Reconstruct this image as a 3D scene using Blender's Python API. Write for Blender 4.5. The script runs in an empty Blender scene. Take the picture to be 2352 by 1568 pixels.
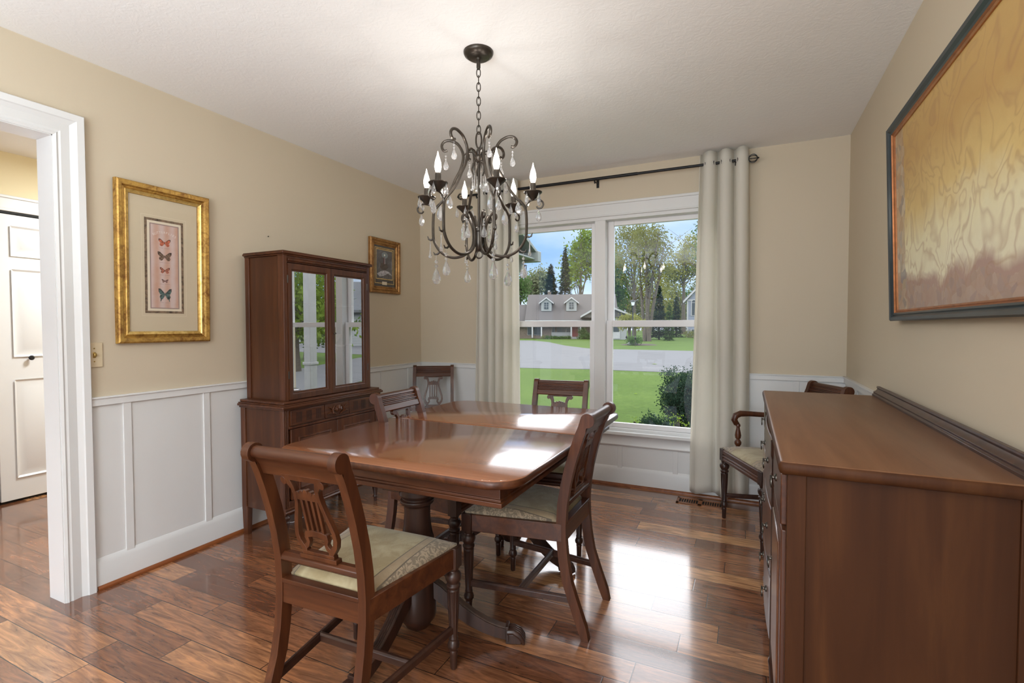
import bpy, bmesh, math, random
from math import sin, cos, pi, radians, sqrt
from mathutils import Vector, Matrix

SC = bpy.context.scene
COL = SC.collection
random.seed(7)

# ------------------------------------------------------------------ camera, sky, sun, lights, exposure
F_PX, YAW, PITCH, ROLL, CAM_H = 1143.35, 0.4418, 0.0304, -0.0016, 1.2278
cam_d = bpy.data.cameras.new('camera')
cam_d.sensor_width = 36.0
cam_d.lens = F_PX / 2352 * 36.0
cam_d.clip_start = 0.03
cam_d.clip_end = 600
cam = bpy.data.objects.new('camera', cam_d)
COL.objects.link(cam)
cam.matrix_world = (Matrix.Translation((0, 0, CAM_H)) @ Matrix.Rotation(YAW, 4, 'Z')
                    @ Matrix.Rotation(pi / 2 - PITCH, 4, 'X') @ Matrix.Rotation(ROLL, 4, 'Z'))
SC.camera = cam

SC.view_settings.view_transform = 'Standard'
SC.view_settings.look = 'None'
SC.view_settings.gamma = 1.0
SC.view_settings.use_curve_mapping = False
SC.view_settings.exposure = 0.32
try:
    SC.cycles.use_denoising = True
    SC.cycles.max_bounces = 10
    SC.cycles.diffuse_bounces = 5
    SC.cycles.glossy_bounces = 5
    SC.cycles.transmission_bounces = 8
    SC.cycles.transparent_max_bounces = 16
    SC.cycles.caustics_reflective = False
    SC.cycles.caustics_refractive = False
    SC.cycles.sample_clamp_indirect = 6.0
except Exception:
    pass

SKY_HORIZON = (0.62, 0.80, 0.98)
SKY_BLUE = (0.28, 0.50, 0.90)
SKY_TOP = (5.2, 5.3, 5.5)
world = bpy.data.worlds.new('sky')
SC.world = world
world.use_nodes = True
wn = world.node_tree
wn.nodes.clear()
w_out = wn.nodes.new('ShaderNodeOutputWorld')
w_bg = wn.nodes.new('ShaderNodeBackground')
w_tc = wn.nodes.new('ShaderNodeTexCoord')
w_sep = wn.nodes.new('ShaderNodeSeparateXYZ')
wn.links.new(w_tc.outputs['Generated'], w_sep.inputs[0])
w_ramp = wn.nodes.new('ShaderNodeValToRGB')
cr = w_ramp.color_ramp
cr.elements[0].position = 0.0
cr.elements[0].color = (0.08, 0.09, 0.11, 1)
cr.elements[1].position = 1.0
cr.elements[1].color = (0.16, 0.17, 0.19, 1)
for pos, c in ((0.02, tuple(v / 8.0 for v in SKY_HORIZON)), (0.14, tuple(v / 8.0 for v in SKY_BLUE)), (0.20, tuple(v / 8.0 for v in (0.38, 0.60, 0.95))),
               (0.23, tuple(v / 8.0 for v in (1.6, 1.75, 2.0))), (0.30, tuple(v / 8.0 for v in (3.6, 3.7, 3.9))),
               (0.45, tuple(v / 8.0 for v in SKY_TOP)), (0.72, tuple(v / 8.0 for v in (2.6, 2.7, 2.9)))):
    e = cr.elements.new(pos)
    e.color = (*c, 1)
wn.links.new(w_sep.outputs['Z'], w_ramp.inputs[0])
w_map = wn.nodes.new('ShaderNodeMapping')
w_map.inputs['Scale'].default_value = (2.2, 2.2, 6.0)
wn.links.new(w_tc.outputs['Generated'], w_map.inputs[0])
w_noise = wn.nodes.new('ShaderNodeTexNoise')
w_noise.inputs['Scale'].default_value = 1.6
w_noise.inputs['Detail'].default_value = 5
wn.links.new(w_map.outputs[0], w_noise.inputs['Vector'])
w_cr2 = wn.nodes.new('ShaderNodeValToRGB')
w_cr2.color_ramp.elements[0].position = 0.42
w_cr2.color_ramp.elements[0].color = (0, 0, 0, 1)
w_cr2.color_ramp.elements[1].position = 0.72
w_cr2.color_ramp.elements[1].color = (0.75, 0.75, 0.75, 1)
wn.links.new(w_noise.outputs['Fac'], w_cr2.inputs[0])
w_mix = wn.nodes.new('ShaderNodeMix')
w_mix.data_type = 'RGBA'
w_mix.inputs['B'].default_value = (0.93 / 8.0, 0.97 / 8.0, 1.02 / 8.0, 1)
for s in w_mix.inputs:
    pass
wn.links.new(w_cr2.outputs[0], w_mix.inputs[0])
wn.links.new(w_ramp.outputs[0], w_mix.inputs[6])
w_mix.inputs[7].default_value = (0.90 / 8.0, 0.95 / 8.0, 1.0 / 8.0, 1)
w_hi = wn.nodes.new('ShaderNodeMath')       # clouds only low over the horizon; the high sky keeps its own brightness
w_hi.operation = 'LESS_THAN'
w_hi.inputs[1].default_value = 0.215
wn.links.new(w_sep.outputs['Z'], w_hi.inputs[0])
w_mul = wn.nodes.new('ShaderNodeMath')
w_mul.operation = 'MULTIPLY'
wn.links.new(w_cr2.outputs[0], w_mul.inputs[0])
wn.links.new(w_hi.outputs[0], w_mul.inputs[1])
wn.links.new(w_mul.outputs[0], w_mix.inputs[0])
wn.links.new(w_mix.outputs[2], w_bg.inputs['Color'])
w_bg.inputs['Strength'].default_value = 8.0
wn.links.new(w_bg.outputs[0], w_out.inputs[0])

def lamp(name, kind, loc, energy, color=(1, 1, 1), rot=None, parent=None, **kw):
    d = bpy.data.lights.new(name, kind)
    d.energy = energy
    d.color = color
    for k, v in kw.items():
        setattr(d, k, v)
    o = bpy.data.objects.new(name, d)
    COL.objects.link(o)
    o.location = loc
    if rot:
        o.rotation_euler = rot
    if parent:
        o.parent = parent
    return o

lamp('sun', 'SUN', (-20, -10, 30), 0.6, (1.0, 0.95, 0.86), rot=(radians(18), radians(-42), 0), angle=radians(12))
# area lights added out of view to fill the room and the hall
lamp('rear_fill', 'AREA', (-0.20, -2.30, 1.45), 46, (0.87, 0.955, 1.0), rot=(radians(90), 0, radians(12)), shape='RECTANGLE', size=1.2, size_y=1.9)
lamp('hall_fill', 'AREA', (-3.55, 2.35, 2.40), 44, (0.93, 0.98, 1.0), rot=(0, 0, 0), shape='DISK', size=0.5)  # added disk with no fixture, brightens the hall door
lamp('ceiling_fill', 'AREA', (-1.1, -1.0, 1.25), 94, (0.87, 0.955, 1.0), rot=(radians(180), 0, 0), shape='RECTANGLE', size=2.2, size_y=1.6)  # added panel behind the camera, brightens the ceiling from below
BULB_W = 1.35

# ------------------------------------------------------------------ pixel helper (2352 x 1568 frame of the photograph)
def ray(u, v):
    X, Y = u - 1176, v - 784
    cr_, sr_ = cos(ROLL), sin(ROLL)
    X, Y = X * cr_ + Y * sr_, -X * sr_ + Y * cr_
    r, uu = X / F_PX, -Y / F_PX
    cp, sp = cos(PITCH), sin(PITCH)
    d, z = cp + uu * sp, -sp + uu * cp
    c, s = cos(YAW), sin(YAW)
    return Vector((r * c - d * s, r * s + d * c, z))

def at(u, v, x=None, y=None, z=None):
    g = ray(u, v)
    t = x / g.x if x is not None else y / g.y if y is not None else (z - CAM_H) / g.z
    p = g * t
    p.z += CAM_H
    return p

def far(u, dist, v=743):
    """point seen at pixel (u, v) at the given depth along the view axis"""
    g = ray(u, v)
    p = g * dist
    p.z += CAM_H
    return p

# ------------------------------------------------------------------ room numbers
XL, XR, YB, H = -2.739, 0.579, 3.813, 2.44
YR = -2.4
RAIL = 0.902
GZ = -0.35

# ------------------------------------------------------------------ node materials
class NT:
    def __init__(self, name):
        self.m = bpy.data.materials.new(name)
        self.m.use_nodes = True
        self.t = self.m.node_tree
        self.t.nodes.clear()
        self.out = self.t.nodes.new('ShaderNodeOutputMaterial')
    def n(self, typ, ins=None, **props):
        nd = self.t.nodes.new('ShaderNode' + typ)
        for k, v in props.items():
            setattr(nd, k, v)
        for k, v in (ins or {}).items():
            self.set(nd.inputs[k], v)
        return nd
    def set(self, sock, v):
        if isinstance(v, bpy.types.NodeSocket):
            self.t.links.new(v, sock)
        elif isinstance(v, bpy.types.Node):
            self.t.links.new(v.outputs[0], sock)
        else:
            if hasattr(sock.default_value, '__len__') and len(sock.default_value) == 4 and len(v) == 3:
                v = (*v, 1)
            sock.default_value = v
    def math(self, op, a, b=0.0, c=None):
        nd = self.n('Math', {0: a, 1: b}, operation=op)
        if c is not None:
            self.set(nd.inputs[2], c)
        return nd.outputs[0]
    def mix(self, fac, a, b, blend='MIX'):
        nd = self.t.nodes.new('ShaderNodeMix')
        nd.data_type = 'RGBA'
        nd.blend_type = blend
        self.set(nd.inputs[0], fac)
        self.set(nd.inputs[6], a)
        self.set(nd.inputs[7], b)
        return nd.outputs[2]
    def ramp(self, fac, stops):
        nd = self.t.nodes.new('ShaderNodeValToRGB')
        e = nd.color_ramp.elements
        while len(e) > 1:
            e.remove(e[-1])
        e[0].position = stops[0][0]
        e[0].color = (*stops[0][1], 1) if len(stops[0][1]) == 3 else stops[0][1]
        for p, c in stops[1:]:
            x = e.new(p)
            x.color = (*c, 1) if len(c) == 3 else c
        self.set(nd.inputs[0], fac)
        return nd.outputs[0]
    def coord(self, which='Object', scale=(1, 1, 1), rot=(0, 0, 0), loc=(0, 0, 0)):
        tc = self.n('TexCoord')
        mp = self.n('Mapping', {'Vector': tc.outputs[which], 'Scale': scale, 'Rotation': rot, 'Location': loc})
        return mp.outputs[0]
    def noise(self, vec, scale, detail=4, rough=0.55, dist=0.0):
        nd = self.n('TexNoise', {'Vector': vec, 'Scale': scale, 'Detail': detail, 'Roughness': rough, 'Distortion': dist})
        return nd.outputs['Fac']
    def bsdf(self, **ins):
        nd = self.t.nodes.new('ShaderNodeBsdfPrincipled')
        for k, v in ins.items():
            self.set(nd.inputs[k.replace('_', ' ')], v)
        self.t.links.new(nd.outputs[0], self.out.inputs[0])
        self.b = nd
        return nd
    def bump(self, height, strength=0.3, dist=0.01):
        nd = self.n('Bump', {'Height': height, 'Strength': strength, 'Distance': dist})
        self.t.links.new(nd.outputs[0], self.b.inputs['Normal'])

def plain(name, col, rough=0.5, metal=0.0, vary=0.06, scale=6, bump=0.0, **kw):
    g = NT(name)
    v = g.coord()
    n = g.noise(v, scale, 3)
    lo = tuple(c * (1 - vary) for c in col)
    hi = tuple(min(1, c * (1 + vary)) for c in col)
    g.bsdf(Base_Color=g.ramp(n, [(0.3, lo), (0.7, hi)]), Roughness=rough, Metallic=metal, **kw)
    if bump:
        g.bump(g.noise(v, scale * 8, 3), bump, 0.004)
    return g.m

def wood(name, dark, mid, light, axis='z', rough=0.34, coat=0.16, scale=1.0, spec=0.35, coat_rough=0.12):
    g = NT(name)
    st = {'x': (1.2, 16, 16), 'y': (16, 1.2, 16), 'z': (16, 16, 1.2)}[axis]
    v = g.coord(scale=tuple(s * scale for s in st))
    n1 = g.noise(v, 1.6, 6, 0.6, 0.7)
    v2 = g.coord(scale=tuple(s * scale * 4 for s in st))
    n2 = g.noise(v2, 2.0, 3, 0.6, 0.2)
    v3 = g.coord(scale=(1.5, 1.5, 1.5))
    n3 = g.noise(v3, 1.3, 2)
    base = g.ramp(n1, [(0.28, dark), (0.5, mid), (0.72, light)])
    base = g.mix(g.math('MULTIPLY', n2, 0.35), base, dark)
    base = g.mix(g.math('MULTIPLY', n3, 0.4), base, mid)
    g.bsdf(Base_Color=base, Roughness=g.math('ADD', rough, g.math('MULTIPLY', n3, 0.08)), Coat_Weight=coat, Coat_Roughness=coat_rough, Specular_IOR_Level=spec)
    return g.m

M = {}
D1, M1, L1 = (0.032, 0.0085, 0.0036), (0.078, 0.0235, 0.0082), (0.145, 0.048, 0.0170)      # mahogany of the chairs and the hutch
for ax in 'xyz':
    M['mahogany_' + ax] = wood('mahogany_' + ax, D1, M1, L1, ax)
M['dark_z'] = wood('dark_turned_wood', (0.018, 0.009, 0.007), (0.042, 0.018, 0.012), (0.075, 0.032, 0.019), 'z')
M['dark_x'] = wood('dark_wood', (0.022, 0.010, 0.007), (0.048, 0.020, 0.013), (0.085, 0.036, 0.021), 'x')
M['table'] = wood('tabletop_mahogany', (0.180, 0.055, 0.020), (0.280, 0.097, 0.036), (0.380, 0.150, 0.064), 'x', rough=0.20, coat=0.85, scale=0.7, coat_rough=0.11, spec=0.55)
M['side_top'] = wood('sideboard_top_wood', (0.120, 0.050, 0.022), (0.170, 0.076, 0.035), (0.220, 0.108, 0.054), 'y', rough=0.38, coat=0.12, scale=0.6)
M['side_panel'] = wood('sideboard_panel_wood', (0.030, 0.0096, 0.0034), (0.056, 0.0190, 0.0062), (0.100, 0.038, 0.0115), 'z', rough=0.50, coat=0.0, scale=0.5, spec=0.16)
M['hutch_panel'] = wood('hutch_panel_wood', (0.040, 0.0128, 0.0055), (0.068, 0.0225, 0.0088), (0.120, 0.043, 0.0150), 'z', rough=0.36, coat=0.12, scale=0.5, spec=0.3)
M['burl'] = wood('crotch_veneer', (0.060, 0.022, 0.012), (0.130, 0.050, 0.024), (0.240, 0.100, 0.050), 'x', rough=0.25, coat=0.5, scale=0.35)
M['shoe'] = wood('shoe_moulding_wood', (0.13, 0.035, 0.010), (0.22, 0.065, 0.018), (0.32, 0.11, 0.035), 'y', rough=0.35)
M['vent'] = wood('vent_wood', (0.20, 0.075, 0.028), (0.27, 0.11, 0.045), (0.34, 0.15, 0.07), 'x', rough=0.4)

def wall_paint(name, col):
    g = NT(name)
    v = g.coord('Object')
    n = g.noise(v, 90, 3, 0.6)
    big = g.noise(v, 1.2, 2)
    c = g.mix(g.math('MULTIPLY', big, 0.12), col, tuple(x * 0.9 for x in col))
    g.bsdf(Base_Color=c, Roughness=0.55, Specular_IOR_Level=0.35)
    g.bump(n, 0.10, 0.002)
    return g.m
M['wall'] = wall_paint('tan_wall_paint', (0.595, 0.512, 0.388))
M['hall_wall'] = wall_paint('hall_cream_paint', (0.80, 0.70, 0.46))
M['white'] = plain('white_trim_paint', (0.71, 0.715, 0.715), 0.34, vary=0.02, scale=2)
M['vinyl'] = plain('white_vinyl', (0.80, 0.79, 0.80), 0.3, vary=0.015, scale=2)

def ceiling_mat():
    g = NT('stippled_white_ceiling')
    v = g.coord()
    a = g.noise(v, 24, 4, 0.62, 1.4)
    b = g.noise(v, 60, 3, 0.6, 0.6)
    g.bsdf(Base_Color=(0.86, 0.865, 0.87), Roughness=0.85, Specular_IOR_Level=0.1)
    h = g.math('ADD', g.ramp(a, [(0.42, (0, 0, 0)), (0.62, (1, 1, 1))]), g.math('MULTIPLY', b, 0.5))
    g.bump(h, 0.09, 0.005)
    return g.m
M['ceiling'] = ceiling_mat()

def floor_mat():
    g = NT('hardwood_planks')
    tc = g.n('TexCoord')
    sep = g.n('SeparateXYZ', {0: tc.outputs['Object']})
    W = 0.122
    yr = g.math('DIVIDE', g.math('ADD', sep.outputs['Y'], 10 * W - 2.292 + 20 * W), W)
    row = g.math('FLOOR', yr)
    fy = g.math('FRACT', yr)
    wn1 = g.n('TexWhiteNoise', {'W': row}, noise_dimensions='1D')
    ln = g.math('ADD', 0.62, g.math('MULTIPLY', wn1.outputs['Value'], 0.55))
    xs = g.math('DIVIDE', g.math('ADD', sep.outputs['X'], g.math('MULTIPLY', wn1.outputs['Value'], 37.7)), ln)
    ci = g.math('FLOOR', xs)
    fx = g.math('FRACT', xs)
    cv = g.n('CombineXYZ', {0: row, 1: ci, 2: 0.0})
    wn2 = g.n('TexWhiteNoise', {'Vector': cv.outputs[0]}, noise_dimensions='2D')
    rnd = wn2.outputs['Value']
    # per-plank grain
    off = g.n('VectorMath', {0: cv.outputs[0], 1: (3.7, 9.1, 0)}, operation='MULTIPLY')
    vv = g.n('VectorMath', {0: tc.outputs['Object'], 1: off.outputs[0]}, operation='ADD')
    mp = g.n('Mapping', {'Vector': vv.outputs[0], 'Scale': (1.3, 11, 1)})
    grain = g.noise(mp.outputs[0], 2.6, 6, 0.62, 2.4)
    mp2 = g.n('Mapping', {'Vector': vv.outputs[0], 'Scale': (5, 70, 1)})
    fine = g.noise(mp2.outputs[0], 2.0, 3, 0.6, 0.3)
    tone = g.ramp(rnd, [(0.0, (0.15, 0.056, 0.027)), (0.35, (0.25, 0.103, 0.048)), (0.65, (0.34, 0.148, 0.070)), (0.90, (0.46, 0.22, 0.100)), (1.0, (0.58, 0.31, 0.15))])
    gr = g.ramp(grain, [(0.28, (0.36, 0.30, 0.27)), (0.5, (0.95, 0.94, 0.92)), (0.72, (1.75, 1.65, 1.45))])
    col = g.mix(1.0, tone, gr, 'MULTIPLY')
    col = g.mix(g.math('MULTIPLY', fine, 0.30), col, (0.06, 0.025, 0.015))
    gy = g.math('MINIMUM', fy, g.math('SUBTRACT', 1.0, fy))
    gx = g.math('MULTIPLY', g.math('MINIMUM', fx, g.math('SUBTRACT', 1.0, fx)), g.math('DIVIDE', ln, W))
    gap = g.math('LESS_THAN', g.math('MINIMUM', gy, gx), 0.013)
    col = g.mix(gap, col, (0.018, 0.009, 0.006))
    g.bsdf(Base_Color=col, Roughness=g.math('ADD', 0.16, g.math('MULTIPLY', fine, 0.10)), Specular_IOR_Level=0.5,
           Coat_Weight=0.85, Coat_Roughness=0.10, Coat_IOR=1.5)
    bev = g.ramp(g.math('MINIMUM', gy, gx), [(0.0, (0, 0, 0)), (0.03, (1, 1, 1))])
    hgt = g.math('ADD', g.math('MULTIPLY', bev, 0.6), g.math('ADD', g.math('MULTIPLY', grain, 0.10), g.math('MULTIPLY', rnd, 0.5)))
    g.bump(hgt, 0.16, 0.002)
    return g.m
M['floor'] = floor_mat()

def glass_thin(name, refl=0.0, tint=(1, 1, 1), rough=0.0, ior=1.5):
    g = NT(name)
    geo = g.n('NewGeometry')
    io = g.math('ADD', ior, g.math('MULTIPLY', geo.outputs['Backfacing'], 1 / ior - ior))   # same reflectance from both sides
    fr = g.n('Fresnel', {'IOR': io})
    fac = g.math('MINIMUM', g.math('ADD', fr.outputs[0], refl), 1.0)
    tr = g.n('BsdfTransparent', {'Color': tint})
    gl = g.n('BsdfGlossy', {'Color': (1, 1, 1), 'Roughness': rough})
    mx = g.n('MixShader', {0: fac, 1: tr.outputs[0], 2: gl.outputs[0]})
    g.t.links.new(mx.outputs[0], g.out.inputs[0])
    return g.m
M['pane'] = glass_thin('window_glass')
M['hutch_glass'] = glass_thin('hutch_mirror_glass', 0.50, (0.55, 0.58, 0.6))
M['picture_glass'] = glass_thin('picture_glass', 0.0)

def crystal_mat():
    g = NT('cut_crystal')
    gl = g.n('BsdfGlass', {'Color': (1, 1, 1), 'Roughness': 0.0, 'IOR': 1.5})
    tr = g.n('BsdfTransparent', {'Color': (0.97, 0.98, 1.0)})
    df = g.n('BsdfTranslucent', {'Color': (0.95, 0.96, 1.0)})
    d2 = g.n('BsdfDiffuse', {'Color': (0.95, 0.96, 1.0)})
    m1 = g.n('MixShader', {0: 0.35, 1: gl.outputs[0], 2: tr.outputs[0]})
    m2 = g.n('MixShader', {0: 0.5, 1: df.outputs[0], 2: d2.outputs[0]})
    m3 = g.n('MixShader', {0: 0.13, 1: m1.outputs[0], 2: m2.outputs[0]})
    g.t.links.new(m3.outputs[0], g.out.inputs[0])
    return g.m
M['crystal'] = crystal_mat()
M['bronze'] = plain('brushed_bronze', (0.055, 0.045, 0.036), 0.32, 0.65, vary=0.25, scale=30)
M['black_metal'] = plain('black_iron', (0.012, 0.012, 0.013), 0.4, 0.4)
M['brass'] = plain('brass', (0.55, 0.38, 0.13), 0.3, 0.9)
M['dark_pull'] = plain('antique_pull_metal', (0.10, 0.085, 0.07), 0.3, 0.9)

def bulb_mat():
    """clear flame bulb: glowing filament light that also passes out through the glass"""
    g = NT('lit_bulb')
    e = g.n('Emission', {'Color': (1.0, 0.90, 0.74), 'Strength': 5.0})
    t = g.n('BsdfTransparent', {'Color': (1, 1, 1)})
    a = g.n('AddShader', {0: e.outputs[0], 1: t.outputs[0]})
    g.t.links.new(a.outputs[0], g.out.inputs[0])
    return g.m
M['bulb'] = bulb_mat()

def gold_mat(name, a, b, rough=0.38):
    g = NT(name)
    v = g.coord()
    n = g.noise(v, 40, 5, 0.65, 1.0)
    n2 = g.noise(v, 9, 3)
    c = g.ramp(g.math('ADD', g.math('MULTIPLY', n, 0.6), g.math('MULTIPLY', n2, 0.4)), [(0.38, a), (0.58, b)])
    g.bsdf(Base_Color=c, Roughness=rough, Metallic=0.55)
    g.bump(n, 0.15, 0.002)
    return g.m
M['gold'] = gold_mat('aged_gold_leaf', (0.22, 0.095, 0.022), (0.58, 0.35, 0.085))
M['gold_bright'] = gold_mat('bright_gold', (0.55, 0.33, 0.08), (0.85, 0.62, 0.22), 0.28)
M['gold_wood'] = gold_mat('gilt_brown_wood', (0.18, 0.075, 0.022), (0.42, 0.22, 0.07))
M['frame_dark'] = plain('slate_black_frame', (0.030, 0.042, 0.050), 0.3, 0.2, vary=0.3)
M['copper'] = plain('copper_lip', (0.42, 0.17, 0.07), 0.32, 0.7, vary=0.2, scale=30)
M['mat_cream'] = plain('cream_mat_board', (0.62, 0.53, 0.38), 0.8, vary=0.02)
M['mat_cream2'] = plain('pale_mat_line', (0.74, 0.66, 0.52), 0.8, vary=0.02)
M['marble_mat'] = plain('mottled_brown_mat', (0.17, 0.115, 0.075), 0.7, vary=0.7, scale=70)
M['mat_dark'] = plain('charcoal_mat_board', (0.055, 0.048, 0.045), 0.8)
M['ink_white'] = plain('white_print_ink', (0.75, 0.70, 0.66), 0.8)
M['ink_grey'] = plain('grey_print_ink', (0.33, 0.24, 0.22), 0.8)
M['wing_orange'] = plain('orange_wing', (0.48, 0.13, 0.07), 0.8, vary=0.5, scale=120)
M['wing_brown'] = plain('brown_wing', (0.16, 0.10, 0.07), 0.8, vary=1.0, scale=150)
M['wing_rust'] = plain('rust_wing', (0.34, 0.12, 0.08), 0.8, vary=0.9, scale=150)
M['wing_mauve'] = plain('mauve_wing', (0.22, 0.12, 0.11), 0.8, vary=0.5, scale=150)
M['wing_teal'] = plain('teal_wing', (0.075, 0.12, 0.115), 0.8, vary=0.9, scale=100)
M['wing_edge'] = plain('dark_wing_edge', (0.045, 0.03, 0.03), 0.8)
def stripes_mat():
    g = NT('pink_striped_print')
    tc = g.n('TexCoord')
    sep = g.n('SeparateXYZ', {0: tc.outputs['Object']})
    w = g.math('SINE', g.math('MULTIPLY', sep.outputs['X'], 2 * pi / 0.052))
    n = g.noise(tc.outputs['Object'], 14, 4)
    f = g.math('ADD', g.math('MULTIPLY', w, 0.3), n)
    g.bsdf(Base_Color=g.ramp(f, [(0.2, (0.62, 0.49, 0.46)), (0.55, (0.58, 0.40, 0.34)), (0.9, (0.55, 0.33, 0.245))]), Roughness=0.8)
    return g.m
M['pink_print'] = stripes_mat()

def painting_mat():
    """plain generic abstract in gold, pale straw and mauve"""
    g = NT('abstract_gold_canvas')
    tc = g.n('TexCoord')
    sep = g.n('SeparateXYZ', {0: tc.outputs['Object']})
    x, z = sep.outputs['X'], sep.outputs['Z']
    nb = g.noise(tc.outputs['Object'], 3.2, 5, 0.6, 0.8)
    nf = g.noise(tc.outputs['Object'], 22, 4, 0.65, 1.2)
    zz = g.math('ADD', z, g.math('MULTIPLY', g.math('SUBTRACT', nb, 0.5), 0.22))
    fld = g.math('ADD', g.math('DIVIDE', zz, 0.80), 0.5)
    col = g.ramp(fld, [(0.0, (0.36, 0.24, 0.20)), (0.18, (0.42, 0.28, 0.23)), (0.23, (0.84, 0.80, 0.58)), (0.38, (0.84, 0.78, 0.50)),
                       (0.52, (0.70, 0.52, 0.20)), (0.75, (0.52, 0.32, 0.10)), (1.0, (0.60, 0.40, 0.14))])
    band = g.ramp(g.noise(tc.outputs['Object'], 5.5, 2, 0.45, 1.2), [(0.40, (0, 0, 0)), (0.44, (1, 1, 1)), (0.47, (0, 0, 0)), (0.54, (0, 0, 0)), (0.58, (0.8, 0.8, 0.8)), (0.62, (0, 0, 0))])
    col = g.mix(g.math('MULTIPLY', band, 0.45), col, (0.36, 0.19, 0.08))
    vor = g.n('TexVoronoi', {'Vector': tc.outputs['Object'], 'Scale': 30.0})
    vs_ = g.n('SeparateColor', {0: vor.outputs['Color']})
    chip = g.ramp(vs_.outputs[0], [(0.0, (0.52, 0.42, 0.30)), (0.35, (0.38, 0.24, 0.15)), (0.6, (0.58, 0.52, 0.42)), (0.85, (0.20, 0.20, 0.24)), (1.0, (0.45, 0.36, 0.20))])
    chips = g.math('MULTIPLY', g.math('LESS_THAN', g.math('ADD', x, g.math('MULTIPLY', nb, 0.16)), -0.37), 0.75)
    col = g.mix(chips, col, chip)
    low = g.math('MULTIPLY', g.math('LESS_THAN', zz, -0.27), 0.30)
    col = g.mix(low, col, chip)
    col = g.mix(g.math('MULTIPLY', nf, 0.22), col, (0.34, 0.20, 0.09))
    g.bsdf(Base_Color=col, Roughness=0.45)
    g.bump(nf, 0.2, 0.003)
    return g.m
M['canvas'] = painting_mat()

def dusk_mat():
    g = NT('stormy_dusk_print')
    tc = g.n('TexCoord')
    n = g.noise(tc.outputs['Object'], 16, 5, 0.6, 1.0)
    g.bsdf(Base_Color=g.ramp(n, [(0.3, (0.045, 0.042, 0.045)), (0.55, (0.10, 0.10, 0.115)), (0.8, (0.22, 0.22, 0.25))]), Roughness=0.4)
    return g.m
M['dusk'] = dusk_mat()
M['rock_paint'] = plain('dark_rock_paint', (0.06, 0.042, 0.035), 0.5, vary=0.5, scale=60)
M['tower_paint'] = plain('muted_red_paint', (0.12, 0.03, 0.035), 0.5)
M['foam_paint'] = plain('pale_foam_paint', (0.42, 0.42, 0.46), 0.5, vary=0.5, scale=70)
M['star_paint'] = plain('pale_light_paint', (0.80, 0.82, 0.74), 0.5)
M['halo_paint'] = plain('soft_halo_paint', (0.20, 0.25, 0.27), 0.5)

def damask(name, a, b, band, stripe):
    g = NT(name)
    tc = g.n('TexCoord')
    sep = g.n('SeparateXYZ', {0: tc.outputs['Object']})
    ax = g.math('ABSOLUTE', sep.outputs['X'])
    n = g.noise(tc.outputs['Object'], 26, 3, 0.5, 3.5)
    n2 = g.noise(tc.outputs['Object'], 12, 3, 0.5, 0.8)
    centre = g.mix(g.ramp(n2, [(0.4, (0, 0, 0)), (0.6, (1, 1, 1))]), a, b)
    scroll = g.mix(g.ramp(n, [(0.46, (0, 0, 0)), (0.52, (1, 1, 1))]), band, tuple(c * 0.55 for c in band))
    isb = g.math('GREATER_THAN', ax, 0.165)
    col = g.mix(isb, centre, scroll)
    l1 = g.math('LESS_THAN', g.math('ABSOLUTE', g.math('SUBTRACT', ax, 0.135)), 0.002)
    l2 = g.math('LESS_THAN', g.math('ABSOLUTE', g.math('SUBTRACT', ax, 0.165)), 0.002)
    mid = g.math('MULTIPLY', g.math('GREATER_THAN', ax, 0.135), g.math('SUBTRACT', 1.0, isb))
    col = g.mix(g.math('MULTIPLY', mid, 0.7), col, stripe)
    col = g.mix(g.math('MAXIMUM', l1, l2), col, tuple(c * 0.35 for c in band))
    g.bsdf(Base_Color=col, Roughness=0.72, Sheen_Weight=0.25)
    weave = g.noise(tc.outputs['Object'], 160, 2)
    g.bump(g.math('ADD', n, g.math('MULTIPLY', weave, 0.6)), 0.35, 0.003)
    return g.m
M['seat'] = damask('cream_damask', (0.38, 0.315, 0.185), (0.29, 0.225, 0.115), (0.33, 0.25, 0.165), (0.27, 0.19, 0.12))

def cloth_mat():
    g = NT('cream_curtain_cloth')
    v = g.coord()
    n = g.noise(v, 260, 2)
    d = g.n('BsdfDiffuse', {'Color': (0.86, 0.84, 0.78)})
    t = g.n('BsdfTranslucent', {'Color': (0.86, 0.83, 0.75)})
    bp = g.n('Bump', {'Height': n, 'Strength': 0.15, 'Distance': 0.002})
    g.t.links.new(bp.outputs[0], d.inputs['Normal'])
    mx = g.n('MixShader', {0: 0.45, 1: d.outputs[0], 2: t.outputs[0]})
    g.t.links.new(mx.outputs[0], g.out.inputs[0])
    return g.m
M['cloth'] = cloth_mat()
M['china'] = plain('cream_china', (0.62, 0.54, 0.44), 0.2, vary=0.03)
M['white_plastic'] = plain('white_plastic', (0.82, 0.82, 0.84), 0.35)
M['plate'] = plain('tan_wall_plate', (0.64, 0.53, 0.36), 0.45, vary=0.02)
M['black'] = plain('black_gap', (0.008, 0.008, 0.008), 0.7)

# outdoors
def grass_mat(name, a, b, c):
    g = NT(name)
    v = g.coord('Object')
    n1 = g.noise(v, 0.35, 4, 0.6)
    n2 = g.noise(v, 9, 4, 0.7, 0.6)
    col = g.ramp(g.math('ADD', g.math('MULTIPLY', n1, 0.45), g.math('MULTIPLY', n2, 0.55)), [(0.3, a), (0.5, b), (0.72, c)])
    n3 = g.noise(v, 42, 3, 0.7)
    col = g.mix(g.math('MULTIPLY', n3, 0.45), col, tuple(x * 0.55 for x in a))
    g.bsdf(Base_Color=col, Roughness=0.9, Specular_IOR_Level=0.1)
    g.bump(n2, 0.6, 0.05)
    return g.m
M['grass'] = grass_mat('lawn_grass', (0.040, 0.075, 0.011), (0.066, 0.113, 0.018), (0.104, 0.160, 0.031))
M['blades'] = plain('grass_blades', (0.115, 0.25, 0.025), 0.9, vary=0.35, scale=3)
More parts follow.
